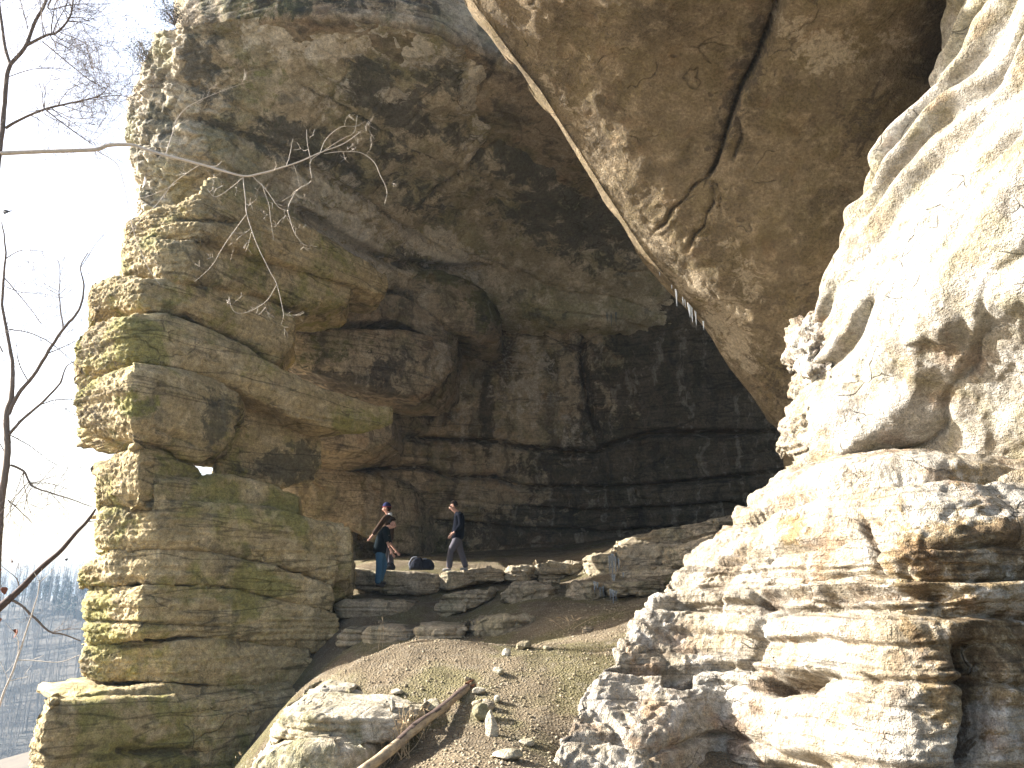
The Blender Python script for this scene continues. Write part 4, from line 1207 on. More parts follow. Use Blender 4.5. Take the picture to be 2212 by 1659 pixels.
# ------------------------------------------------------------------ people
def fabric(name, c, var=.2):
    return plain_mat(name, c, 1.0, var, 25, .25, .02)
M_SKIN = plain_mat('skin', (.50, .28, .20), .55, .12, 12)
M_HAIR = plain_mat('dark_brown_hair', (.018, .012, .009), .95, .3, 60, .5, .05)
M_NAVY = fabric('navy_softshell', (.007, .008, .012))
M_BLACK = fabric('black_fleece', (.010, .014, .016))
M_GREYT = fabric('charcoal_trousers', (.085, .080, .092))
M_JEAN = fabric('blue_denim', (.05, .115, .185))
M_BROWN = fabric('dark_brown_jacket', (.045, .03, .022))
M_TANSL = fabric('pale_sleeve', (.30, .24, .17))
M_WHITE = fabric('white_collar', (.7, .7, .7))
M_HAT = fabric('navy_knit_hat', (.02, .024, .06))
M_RED = fabric('red_hat_band', (.25, .04, .035))
M_SHOE = plain_mat('dark_shoe', (.04, .035, .03), .7, .3, 30)
M_SHOEG = plain_mat('grey_shoe', (.22, .21, .20), .7, .3, 30)

def skin_mesh(name, verts, edges, mat, par, root=0, sub=2):
    """A continuous limb or body grown round a skeleton: verts = (x, y, z, radius) or (x, y, z, rx, ry)."""
    me = bpy.data.meshes.new(name)
    me.from_pydata([v[:3] for v in verts], edges, [])
    o = bpy.data.objects.new(name, me)
    COL.objects.link(o)
    o.parent = par
    sk = o.modifiers.new('skin', 'SKIN')
    sk.use_smooth_shade = True
    sk.branch_smoothing = .6
    ss = o.modifiers.new('sub', 'SUBSURF'); ss.levels = sub; ss.render_levels = sub
    lay = me.skin_vertices[0].data
    for k, v in enumerate(verts):
        lay[k].radius = (v[3], v[4] if len(v) > 4 else v[3])
        lay[k].use_root = (k == root)
    me.materials.append(mat)
    return o
def ellip(name, c, r, mat, par, cut=None, seg=20, rot=(0, 0, 0)):
    bm = bmesh.new()
    bmesh.ops.create_uvsphere(bm, u_segments=seg, v_segments=14, radius=1)
    if cut is not None:
        bmesh.ops.bisect_plane(bm, geom=bm.verts[:] + bm.edges[:] + bm.faces[:], plane_co=(0, 0, 0), plane_no=(0, 0, 1), clear_inner=False)
        bmesh.ops.delete(bm, geom=[v for v in bm.verts if cut(v.co)], context='VERTS')
    for v in bm.verts:
        v.co = Vector((v.co.x * r[0], v.co.y * r[1], v.co.z * r[2]))
    me = bpy.data.meshes.new(name); bm.to_mesh(me); bm.free()
    for p in me.polygons:
        p.use_smooth = True
    me.materials.append(mat)
    o = bpy.data.objects.new(name, me); COL.objects.link(o)
    o.parent = par; o.location = c; o.rotation_euler = rot
    return o
def person(base, J, label, jacket, trousers, shoe, face, hair='short', sleeve='long', sleeve_mat=None):
    """J: joints in metres from the point between the feet; x right, y away, z up; face = +1 or -1 towards +x or -x."""
    p = empty('person', tuple(base), label=label, category='person')
    j = {k: np.array(v, float) for k, v in J.items()}
    f = face
    hd = j['head']; nk = j['neck']; fd = np.array(J['look'], float); fd /= np.linalg.norm(fd)
    chin = hd + fd * .045 - np.array([0, 0, .085]) + fd * .01
    V, E = [], []
    def add(p_, r, par=None, ry=None):
        V.append((p_[0], p_[1], p_[2], r, ry or r)); k = len(V) - 1
        if par is not None:
            E.append((par, k))
        return k
    pel = add(j['hip'] + np.array([0, 0, .02]), .06)
    ch = add(j['chest'], .08, pel)
    n0 = add(nk, .058, ch)
    jw = add(hd + np.array([0, 0, -.055]) + fd * .03, .062, n0)
    h1 = add(hd + np.array([0, 0, .02]), .082, jw)
    h2 = add(hd + np.array([0, 0, .075]) - fd * .012, .062, h1)
    ns = add(hd + fd * .112 + np.array([0, 0, -.018]), .012, h1)
    for s in 'nf':
        sh = add(j['sh_' + s], .035, ch); el = add(j['el_' + s], .036 if sleeve == 'short' else .028, sh); wr = add(j['wr_' + s], .028 if sleeve == 'short' else .022, el)
        d = j['wr_' + s] - j['el_' + s]; d /= np.linalg.norm(d)
        pm = add(j['wr_' + s] + d * .07, .030, wr, .018)
        side = np.cross(d, [0, 1, 0]); side /= max(np.linalg.norm(side), 1e-6)
        for q, (o_, ln) in enumerate(((-.024, .062), (-.008, .075), (.008, .070), (.024, .055))):
            k1 = add(V[pm][:3] + side * o_ + d * (.03 + ln * .5), .009, pm)
            add(V[pm][:3] + side * o_ * 1.05 + d * (.03 + ln) + np.array([f * .012, 0, -.006]), .008, k1)
        k1 = add(j['wr_' + s] + d * .04 + side * (-.04), .010, pm)
        add(j['wr_' + s] + d * .075 + side * (-.052), .009, k1)
        hp = add(j['hip'] + np.array([0, -.07 if s == 'n' else .07, -.04]), .045, pel)
        kn = add(j['kn_' + s], .035, hp); an = add(j['an_' + s], .03, kn)
        add(j['an_' + s] + np.array([f * .08, 0, -.045]), .02, an)
    skin_mesh('body', V, E, M_SKIN, p)
    # jacket
    V, E = [], []
    hem = add(j['hip'] + np.array([0, 0, -.12]), .17, None, .175)
    hem = add(j['hip'] + np.array([0, 0, -.02]), .168, hem, .175)
    wa = add(j['hip'] * .55 + j['chest'] * .45, .16, hem, .17)
    c1 = add(j['chest'], .185, wa, .19)
    c2 = add(j['chest'] * .4 + nk * .6, .15, c1, .16)
    add(nk + np.array([0, 0, .0]), .075, c2)
    for s in 'nf':
        sh = add(j['sh_' + s], .085, c2); el = add(j['el_' + s], .068, sh)
        if sleeve == 'long':
            add(j['wr_' + s] * .97 + j['el_' + s] * .03, .052, el)
        else:
            add(j['el_' + s] * .85 + j['wr_' + s] * .15, .058, el)
    jk = skin_mesh('jacket', V, E, jacket, p)
    # trousers
    V, E = [], []
    r0 = add(j['hip'] + np.array([0, 0, .06]), .15, None, .16)
    cr = add(j['hip'] + np.array([0, 0, -.08]), .15, r0, .16)
    for s in 'nf':
        yo = -.085 if s == 'n' else .085
        th = add((j['hip'] + np.array([0, yo, -.1])) * .6 + j['kn_' + s] * .4, .105, cr)
        kn = add(j['kn_' + s], .085, th); ca = add(j['kn_' + s] * .45 + j['an_' + s] * .55, .078, kn); add(j['an_' + s] + np.array([0, 0, -.02]), .076, ca)
    skin_mesh('trousers', V, E, trousers, p)
    for s in 'nf':
        V, E = [], []
        a0 = j['an_' + s]
        k0 = add(a0 + np.array([-f * .05, 0, -.035]), .045); k1 = add(a0 + np.array([f * .06, 0, -.045]), .045, k0); add(a0 + np.array([f * .16, 0, -.055]), .035, k1, .04)
        skin_mesh('shoe', V, E, shoe, p)
    if hair == 'short':
        ellip('hair', tuple(hd + np.array([0, 0, .028]) - fd * .022), (.098, .092, .105), M_HAIR, p, cut=lambda c: (c.x * f > .1 and c.z < .35) or c.z < -.45)
    elif hair == 'hat':
        ellip('hair', tuple(hd + np.array([0, 0, .0]) - fd * .03), (.092, .09, .10), M_HAIR, p, cut=lambda c: (c.x * f > .0) or c.z > .4)
        h = ellip('knit_hat', tuple(hd + np.array([0, 0, .04]) - fd * .012), (.108, .104, .115), M_HAT, p, cut=lambda c: c.z < -.12)
        T = Tubes(); a = np.linspace(0, 2 * np.pi, 25)
        T.add(np.stack([.108 * np.cos(a), .104 * np.sin(a), 0 * a], 1), np.full(25, .007), 6)
        bnd = link('hat_band', T.mesh('hat_band', M_RED), h); bnd.location = (0, 0, -.012)
    for k, s in enumerate((-1, 1)):
        side = np.cross(fd, [0, 0, 1]); side /= np.linalg.norm(side)
        ellip('ear', tuple(hd + side * s * .083 + np.array([0, 0, -.01])), (.022, .012, .032), M_SKIN, p, seg=10)
        ellip('eye', tuple(hd + fd * .080 + side * s * .03 + np.array([0, 0, .004])), (.012, .012, .009), M_HAIR, p, seg=8)
    V, E = [], []
    mth = hd + fd * .088 + np.array([0, 0, -.062]); side = np.cross(fd, [0, 0, 1])
    a0 = add(mth - side * .022, .006); add(mth + side * .022, .006, a0)
    skin_mesh('mouth', V, E, M_RED, p, sub=1)
    return p
# walking man in dark jacket
bse = at(985, 1234, 19.25)
man = person(bse, dict(hip=(.02, 0, .86), chest=(.07, 0, 1.22), neck=(-.01, 0, 1.44), head=(-.10, 0, 1.575), look=(-.9, -.12, -.42),
             sh_n=(.08, -.19, 1.38), el_n=(.13, -.25, 1.10), wr_n=(-.05, -.20, .92), sh_f=(.05, .19, 1.38), el_f=(.06, .25, 1.10), wr_f=(-.10, .18, .92),
             kn_n=(-.13, -.1, .48), an_n=(-.16, -.1, .075), kn_f=(.10, .1, .48), an_f=(.24, .12, .10)),
             'man in dark jacket and grey trousers walking on the ledge, looking down', M_NAVY, M_GREYT, M_SHOEG, -1)
hd_ = np.array((-.10, 0, 1.575)); 
gl = ellip('sunglasses', tuple(hd_ + np.array([-.078, -.01, .0])), (.022, .075, .02), M_HAIR, man, seg=12)
# stooping man in jeans
bse = at(820, 1266, 18.5)
m2 = person(bse, dict(hip=(-.04, 0, .83), chest=(.02, 0, 1.16), neck=(.13, 0, 1.36), head=(.25, 0, 1.44), look=(.8, -.25, -.6),
            sh_n=(.08, -.19, 1.30), el_n=(.16, -.24, 1.02), wr_n=(.27, -.22, .80), sh_f=(.08, .19, 1.30), el_f=(.14, .24, 1.02), wr_f=(.30, .2, .84),
            kn_n=(-.01, -.10, .44), an_n=(-.03, -.09, .06), kn_f=(.08, .10, .50), an_f=(-.02, .10, .12)),
            'man in black fleece and blue jeans bending forward as he steps down', M_BLACK, M_JEAN, M_SHOE, 1, sleeve='short')
T = Tubes(); a = np.linspace(0, 2 * np.pi, 17)
wr = np.array((.235, -.227, .86))
T.add(np.stack([wr[0] + .034 * np.cos(a), wr[1] + .034 * np.sin(a), wr[2] + .012 * np.cos(a)], 1), np.full(17, .008), 5)
link('wristband', T.mesh('wristband', M_HAIR), m2)
# person with knit hat behind
bse = at(834, 1234, 19.6)
m3 = person(bse, dict(hip=(.0, 0, .86), chest=(.02, 0, 1.20), neck=(.0, 0, 1.42), head=(-.06, 0, 1.55), look=(-1, -.15, -.25),
            sh_n=(-.0, -.18, 1.36), el_n=(-.17, -.24, 1.10), wr_n=(-.33, -.27, .86), sh_f=(.02, .18, 1.36), el_f=(.05, .24, 1.1), wr_f=(-.02, .22, .86),
            kn_n=(-.03, -.10, .46), an_n=(-.02, -.1, .06), kn_f=(.05, .1, .47), an_f=(.12, .1, .07)),
            'person in navy knit hat and brown jacket half hidden behind the man in jeans', M_BROWN, M_GREYT, M_SHOE, -1, hair='hat')
V = [(-.0, 0, 1.42, .08), (.03, 0, 1.37, .10), (.08, -.02, 1.36, .07)]
skin_mesh('collar', V, [(0, 1), (1, 2)], M_WHITE, m3, sub=1)
# bags on the ledge
def bag(px, py, Y, w, h, d, seed, label):
    b0 = at(px, py, Y)
    o = empty('backpack', tuple(b0), label=label, category='backpack', group='bags on the ledge')
    bm = bmesh.new()
    bmesh.ops.create_uvsphere(bm, u_segments=24, v_segments=16, radius=1)
    rs = np.random.RandomState(seed)
    for v in bm.verts:
        c = np.array(v.co)
        c = np.sign(c) * np.abs(c) ** .7
        k = 1 + .18 * float(fbm((c * 1.3 + seed)[None], 3, seed)[0])
        z = max(c[2] * k, -.55)
        v.co = (c[0] * w * k * (1 - .35 * max(z, 0)) + .15 * w * z, c[1] * d * k, (z + .55) * h * .65)
    me = bpy.data.meshes.new('pack_body'); bm.to_mesh(me); bm.free()
    for q in me.polygons:
        q.use_smooth = True
    me.materials.append(M_PACK)
    link('pack_body', me, o)
    T = Tubes()
    for s in (-.35, .35):
        q = smooth_path([(-w * .9, s * d, h * .1), (-w * 1.05, s * d, h * .5), (-w * .6, s * d, h * .95), (0, s * d, h * 1.02)], 16)
        T.add(q, np.full(16, .018), 6)
    link('strap', T.mesh('strap', M_PACKL), o)
    bm = bmesh.new()
    bmesh.ops.create_uvsphere(bm, u_segments=14, v_segments=10, radius=1)
    for v in bm.verts:
        c = np.sign(np.array(v.co)) * np.abs(np.array(v.co)) ** .6
        v.co = (c[0] * w * .5, c[1] * d * .3 - d * .95, c[2] * h * .25 + h * .35)
    me = bpy.data.meshes.new('pocket'); bm.to_mesh(me); bm.free(); me.materials.append(M_PACK)
    link('pocket', me, o)
    return o
M_PACK = fabric('dark_pack_nylon', (.022, .024, .032))
M_PACKL = fabric('grey_strap', (.2, .21, .24))
bag(900, 1231, 19.35, .17, .30, .13, 3, 'rounded dark backpack, left of the pair on the ledge')
bag(921, 1231, 19.45, .20, .26, .14, 7, 'slumped dark backpack, right of the pair on the ledge')
bag(842, 1231, 19.5, .13, .17, .10, 11, 'small dark bag by the legs of the man in jeans')
# ------------------------------------------------------------------ bare trees and branches on the left
def grow(T, base, d, length, r, level, rs, droop=0.0, spread=.7, depth=3, up=.25):
    """A twig that wanders and forks."""
    n = 8 if level < 2 else 5
    pts = [base]
    dd = d / np.linalg.norm(d)
    for k in range(n):
        dd = dd + rs.normal(size=3) * .16 + np.array([0, 0, up * .12 - droop * .1])
        dd /= np.linalg.norm(dd)
        pts.append(pts[-1] + dd * length / n)
    pts = np.array(pts)
    rad = np.linspace(r, max(r * .35, .0012), len(pts))
    T.add(pts, rad, 6 if r > .012 else 4 if r > .004 else 3)
    if level >= depth:
        return
    m = rs.randint(3, 6) if level < depth - 1 else rs.randint(2, 5)
    for q in range(m):
        k = rs.randint(2, len(pts) - 1)
        t = pts[min(k + 1, len(pts) - 1)] - pts[k - 1]
        t /= np.linalg.norm(t)
        side = rs.normal(size=3); side[1] *= .6
        side -= t * (side @ t); side /= np.linalg.norm(side)
        grow(T, pts[k], t * (1 - spread * .5) + side * spread, length * rs.uniform(.35, .65), max(rad[k] * .55, .0014), level + 1, rs, droop, spread, depth, up)
def limbs(T, polys, Y, rs, twigs=6, tl=.5, depth=2, sides=8, tr=.006, yj=.25, up=.25, droop=0.0, scale=1.0):
    """polys: lists of (px, py, radius in px[, dY])."""
    for poly in polys:
        P = np.array([at(q[0], q[1], Y + (q[3] if len(q) > 3 else 0)) for q in poly])
        R = np.array([q[2] * Y / F * .68 for q in poly])
        n = max(8, len(poly) * 6)
        Q = catmull(P, n)
        Rr = np.interp(np.linspace(0, 1, n), np.linspace(0, 1, len(R)), R)
        Q = Q + .004 * Y / 6 * np.stack([noise(Q * 7, 1), noise(Q * 7, 2), noise(Q * 7, 3)], 1)
        T.add(Q, Rr * (1 + .08 * noise(Q * 9, 5)), sides)
        L = np.linalg.norm(np.diff(Q, axis=0), axis=1).sum()
        for k in range(int(twigs * len(poly) / 4)):
            i = rs.randint(n // 6, n - 1)
            t = Q[min(i + 1, n - 1)] - Q[i - 1]; t /= np.linalg.norm(t)
            side = rs.normal(size=3); side[1] *= .7
            side -= t * (side @ t); side /= np.linalg.norm(side)
            grow(T, Q[i], t * .55 + side, tl * rs.uniform(.5, 1.2), min(Rr[i] * .5, tr), 1, rs, droop, .7, depth, up)
rs = np.random.RandomState(21)
# near tree whose long branch reaches across the cliff
t1 = empty('bare_tree', tuple(at(-120, 1700, 6.0)), label='bare tree at the left edge with a long branch reaching in front of the cliff', category='tree')
bpy.context.view_layer.update()
T = Tubes()
limbs(T, [[(-120, 1700, 13), (-90, 1200, 12), (-40, 700, 11), (-3, 345, 9), (5, 280, 8.5), (10, 225, 8), (15, 165, 8), (22, 140, 7)],
          [(22, 140, 6), (10, 95, 5.5), (2, 40, 5), (-8, -40, 4.5), (-14, -120, 4)],
          [(22, 140, 7), (55, 100, 6.5), (75, 50, 6), (98, 4, 5.5), (112, -60, 5), (130, -140, 4)]], 6.0, rs, twigs=0, sides=10)
childmesh('trunk', T.mesh('trunk', M_TWIG), t1)
T = Tubes()
limbs(T, [[(58, 98, 5), (100, 76, 4.5), (122, 70, 4), (148, 42, 3.5), (157, 10, 3), (160, -30, 2.5)],
          [(110, -2, 3), (106, 20, 2), (160, 10, 1.6), (240, 8, 1)],
          [(12, 277, 5), (50, 255, 4.5), (100, 235, 4), (150, 223, 3.2), (200, 212, 2.5), (225, 198, 1.6), (238, 172, .8)],
          [(190, 214, 1.8), (250, 206, 1.4), (284, 213, .8)],
          [(100, 238, 2.6), (130, 262, 2.2), (160, 285, 2), (200, 312, 1.2)],
          [(20, 165, 1.8), (70, 150, 1.3), (130, 148, 1), (170, 160, .6)],
          [(92, 90, 2.2), (140, 130, 2), (190, 170, 1.6), (230, 192, 1)],
          [(60, 62, 2), (52, 30, 1.7), (40, -10, 1.2)], [(150, 45, 1.6), (180, 50, 1.2), (215, 66, .7)],
          [(2, 300, 2), (-20, 250, 1.6), (-40, 180, 1)]], 6.0, rs, twigs=16, tl=.45, depth=3, tr=.005)
childmesh('twigs', T.mesh('twigs', M_TWIG), t1)
T = Tubes()
limbs(T, [[(-10, 332, 8), (100, 327, 7.5), (200, 324, 7), (236, 314, 6.5), (285, 314, 6), (340, 331, 5.2), (430, 354, 4.4), (520, 379, 3.6), (560, 376, 3.2), (640, 352, 2.6), (690, 330, 2.0), (740, 312, 1.4), (780, 284, .9)]], 6.0, rs, twigs=2, tl=.25, depth=1, sides=10)
br = childmesh('branch', T.mesh('branch', M_TWIGL), t1)
T = Tubes()
sub = [[(358, 332, 2.4), (372, 290, 2.2), (382, 258, 2), (405, 232, 1.7), (450, 208, 1.3), (510, 185, .8), (540, 176, .5)],
       [(210, 326, 2.6), (250, 352, 2.2), (266, 390, 2), (277, 450, 1.7), (292, 510, 1.5), (318, 575, 1.2), (345, 615, .7)],
       [(205, 324, 1.8), (215, 360, 1.4), (212, 400, 1), (200, 425, .6)],
       [(430, 356, 2.2), (400, 376, 2), (372, 398, 1.8), (340, 440, 1.6), (300, 480, 1.3), (262, 530, .8)],
       [(370, 402, 1.5), (330, 420, 1.3), (290, 432, 1), (250, 440, .6)],
       [(525, 380, 2.2), (530, 430, 2), (533, 460, 1.8), (548, 510, 1.7), (575, 570, 1.5), (598, 615, 1.3), (612, 676, 1), (608, 701, .6)],
       [(598, 615, 1.3), (575, 650, 1.2), (540, 672, 1.1), (512, 676, 1), (500, 664, .8), (496, 645, .5)],
       [(534, 462, 1.6), (505, 500, 1.4), (478, 540, 1.2), (455, 578, 1), (420, 608, .7)],
       [(524, 384, 1.8), (500, 405, 1.6), (465, 425, 1.3), (448, 408, .8)],
       [(545, 380, 1.8), (575, 410, 1.5), (600, 445, 1.2), (620, 455, .8)],
       [(565, 395, 1.3), (580, 440, 1.1), (585, 480, .8), (592, 520, .5)],
       [(690, 332, 1.8), (670, 350, 1.7), (672, 390, 1.6), (650, 405, 1.6), (635, 420, 1.8), (622, 450, 2.0), (628, 478, 1.5), (640, 510, 1), (660, 530, .6)],
       [(672, 350, 1.4), (664, 310, 1.2), (662, 280, .8)],
       [(690, 332, 1.4), (705, 300, 1.2), (735, 275, 1), (770, 272, .7), (790, 262, .5)],
       [(700, 332, 1.3), (740, 328, 1.2), (780, 330, 1.2), (808, 350, 1.4), (822, 380, 1.2), (836, 412, 1.0), (831, 442, .6)],
       [(700, 325, 1), (740, 300, .9), (765, 285, .7), (772, 250, .5)]]
sub = [[(q[0], q[1], q[2] * .72) for q in p_] for p_ in sub]
limbs(T, sub, 6.0, rs, twigs=3, tl=.16, depth=2, sides=6, tr=.002)
childmesh('twigs', T.mesh('twigs', M_TWIGL), t1)

# taller tree further off
t2 = empty('bare_tree', tuple(at(-30, 1900, 12)), label='forked bare tree standing against the sky left of the pillar', category='tree')
bpy.context.view_layer.update()
T = Tubes()
limbs(T, [[(-30, 1900, 15), (-18, 1600, 14), (-8, 1250, 12), (2, 1090, 11), (16, 985, 10), (14, 900, 9), (24, 860, 8), (27, 820, 7), (26, 780, 6), (14, 711, 5), (5, 660, 4.5), (8, 600, 4), (12, 540, 3), (4, 480, 2)],
          [(18, 895, 7), (40, 850, 6), (75, 807, 5.5), (113, 745, 5), (137, 711, 4.5), (171, 668, 3.6), (181, 619, 3), (174, 578, 2), (190, 545, 1.2)],
          [(18, 940, 5), (50, 905, 4.5), (85, 875, 4), (110, 850, 3.5), (130, 826, 3), (143, 793, 2), (160, 780, 1.2)]], 12.0, rs, twigs=0, sides=8)
childmesh('trunk', T.mesh('trunk', M_TWIG), t2)
T = Tubes()
limbs(T, [[(24, 1005, 4), (51, 1018, 3.6), (62, 1040, 3), (75, 1053, 2.6), (137, 1073, 2), (198, 1094, 1)],
          [(137, 711, 2.5), (128, 640, 2), (130, 590, 1.5), (125, 560, 1)], [(20, 712, 2), (60, 718, 2), (100, 735, 1.6), (140, 765, 1.2), (180, 806, .7)],
          [(85, 875, 2), (120, 864, 1.6), (160, 864, 1)], [(100, 765, 2), (140, 748, 1.5), (165, 735, .8)], [(10, 560, 1.8), (50, 540, 1.4), (100, 545, 1)],
          [(14, 620, 1.6), (50, 632, 1.2), (80, 634, .8)], [(60, 822, 2), (40, 780, 1.6), (36, 740, 1)], [(20, 940, 2), (60, 960, 1.5), (100, 990, 1), (130, 1010, .6)],
          [(5, 760, 2.5), (-20, 700, 2), (-30, 640, 1)], [(16, 990, 2), (-10, 940, 1.5), (-30, 920, 1)],
          [(10, 600, 2), (60, 660, 1.6), (90, 700, 1)], [(174, 580, 1.2), (205, 530, .9), (230, 500, .6)], [(18, 1080, 2), (40, 1100, 1.6), (70, 1130, 1)]], 12.0, rs, twigs=12, tl=.95, depth=3, tr=.009)
childmesh('twigs', T.mesh('twigs', M_TWIG), t2)
# leaning dark branch low on the left
t3 = empty('leaning_tree', tuple(at(-520, 1900, 8)), label='dark leaning stem slanting up from the lower left edge to the pillar', category='tree')
bpy.context.view_layer.update()
T = Tubes()
limbs(T, [[(-520, 1900, 17), (-300, 1640, 15), (-160, 1480, 13), (-60, 1370, 12), (0, 1312, 11), (40, 1276, 9.5), (90, 1225, 8), (130, 1190, 6.5), (165, 1150, 5.5), (190, 1125, 5), (207, 1100, 3)]], 8.0, rs, twigs=1, tl=.3, depth=1, sides=10)
childmesh('trunk', T.mesh('trunk', M_BARK), t3)
T = Tubes()
limbs(T, [[(28, 1296, 4), (50, 1312, 3.6), (75, 1335, 3.4), (105, 1363, 3), (135, 1370, 2.4), (174, 1384, 1.6)], [(110, 1366, 1.5), (140, 1360, 1.1), (175, 1358, .7)], [(42, 1272, 2), (36, 1250, 1.5), (20, 1236, 1), (2, 1222, .6)]], 8.0, rs, twigs=3, tl=.2, depth=2, tr=.003)
childmesh('twigs', T.mesh('twigs', M_TWIG), t3)
t4 = empty('sapling', tuple(at(-90, 1950, 7)), label='thin pale sapling rising before the blue hillside', category='sapling')
bpy.context.view_layer.update()
T = Tubes()
limbs(T, [[(-90, 1950, 4.5), (-30, 1660, 3.4), (0, 1520, 3), (25, 1455, 2.8), (45, 1400, 2.4), (62, 1345, 2), (80, 1290, 1.5), (86, 1255, 1.3)]], 7.0, rs, twigs=0)
childmesh('stem', T.mesh('stem', M_TWIGL), t4)
T = Tubes()
limbs(T, [[(86, 1257, 1), (74, 1238, .8)], [(86, 1257, 1), (104, 1240, .8), (115, 1228, .5)], [(37, 1425, 1.5), (80, 1427, 1.3), (130, 1430, 1), (172, 1415, .6)], [(37, 1420, 1.2), (40, 1390, 1), (33, 1370, .9), (12, 1345, .6)], [(18, 1470, 1), (5, 1440, .8), (-6, 1420, .5)], [(20, 1470, 1), (60, 1462, .7)]], 7.0, rs, twigs=2, tl=.12, depth=1, tr=.002)
childmesh('twigs', T.mesh('twigs', M_TWIGL), t4)['kind'] = 'stuff'
# a few dead leaves still hanging
M_LEAF = plain_mat('dead_leaf', (.20, .07, .035), .8, .3, 20)
M_PALEL = plain_mat('pale_dead_leaf', (.6, .55, .48), .8, .2, 20)
M_LEAFD = plain_mat('dark_dead_leaf', (.03, .025, .02), .8, .3, 20)
def leaf(px, py, Y, size, seed, label, mat):
    rs = np.random.RandomState(seed)
    T = Tubes()
    k = 7
    t = np.linspace(0, 1, k)
    w = np.sin(np.pi * t) ** .8 * .38 * size
    mid = np.stack([t * size, .12 * size * np.sin(3 * t), -.35 * size * t ** 2], 1)
    V = np.concatenate([mid + np.stack([0 * t, w, .3 * w], 1), mid, mid + np.stack([0 * t, -w, .35 * w], 1)]).reshape(3, k, 3)
    V = np.concatenate([V, V[::-1] - np.array([0, 0, .002])])
    me = raw_mesh('dead_leaf', V.reshape(-1, 3), grid_faces(6, k), 4, mat)
    o = link('dead_leaf', me, label=label, category='leaf', group='dead leaves on the branches')
    o.location = at(px, py, Y); o.rotation_euler = (rs.uniform(-1, 1), rs.uniform(.2, 1.4), rs.uniform(-3, 3))
for k, (px, py, Y, s, lab, m) in enumerate([(20, 455, 6.0, .09, 'curled dark dead leaf hanging alone in the bright sky', M_LEAFD), (142, 1207, 8, .04, 'tiny dark dead leaf below the leaning stem', M_LEAFD),
    (3, 1232, 8, .07, 'red brown leaf at the left edge above the leaning stem', M_LEAF), (4, 1268, 8, .08, 'red brown leaf at the left edge touching the leaning stem', M_LEAF), (3, 1335, 8, .07, 'red brown leaf at the left edge just below the leaning stem', M_LEAF),
    (36, 1358, 8, .09, 'largest red brown leaf in front of the hill top', M_LEAF), (28, 1361, 8, .06, 'small red brown leaf touching the largest one', M_LEAF), (24, 1208, 8, .05, 'small brown leaf high by the leaning stem', M_LEAF)]):
    leaf(px, py, Y, s, 50 + k, lab, m)
leaf(312, 380, 6, .10, 77, 'pale curled leaf caught on a twig against the left cliff edge', M_PALEL)

# cedar scrub on the cliff edge
def needle_mat(name, c1, c2):
    m, nt, bs = nodes_of(name)
    b = NB(nt)
    P = b.n('ShaderNodeNewGeometry').outputs['Position']
    b.l(b.mix(b.ramp(b.noise(P, 3.0, 3), .35, .65), c1, c2), bs.inputs['Base Color'])
    bs.inputs['Roughness'].default_value = .7
    return m
M_CEDAR = needle_mat('cedar_green', (.075, .085, .06), (.12, .12, .10))
M_PINE = needle_mat('pine_green', (.035, .055, .035), (.06, .08, .05))
def scrub(px, py, Y, w, h, n, seed, label):
    rs = np.random.RandomState(seed)
    base = at(px + w * .35, py + h * .5, Y)
    o = empty('cedar_shrub', tuple(base), label=label, category='shrub', group='shrubs on the cliff edge')
    bpy.context.view_layer.update()
    s = Y / F
    T = Tubes(); L = Tubes()
    cen = at(px, py, Y)
    for k in range(16):
        tgt = cen + np.array([rs.normal() * w * .3, rs.normal() * w * .3, rs.normal() * h * .28]) * s
        q = smooth_path([base, (base + tgt) / 2 + rs.normal(size=3) * .06, tgt], 8)
        T.add(q, np.linspace(.014, .003, 8), 4)
        for j in range(n // 16):
            c = q[rs.randint(3, 8)] + rs.normal(size=3) * np.array([.16, .16, .15]) * (w * s / .5)
            a = rs.normal(size=3); a /= np.linalg.norm(a); b2 = np.cross(a, rs.normal(size=3)); b2 /= np.linalg.norm(b2)
            a *= rs.uniform(.02, .05); b2 *= .009
            L.quads(np.array([c - a, c + b2, c + a, c - b2]), np.array([[0, 1, 2, 3]]))
    childmesh('stem', T.mesh('stem', M_TWIG), o)['kind'] = 'stuff'
    childmesh('crown', L.mesh('crown', M_CEDAR, False), o)['kind'] = 'stuff'
scrub(303, 105, 15.4, 52, 80, 900, 61, 'grey green cedar shrub clinging to the cliff edge against the sky')
scrub(362, 22, 14.8, 44, 64, 700, 62, 'paler cedar shrub at the very top of the cliff edge')

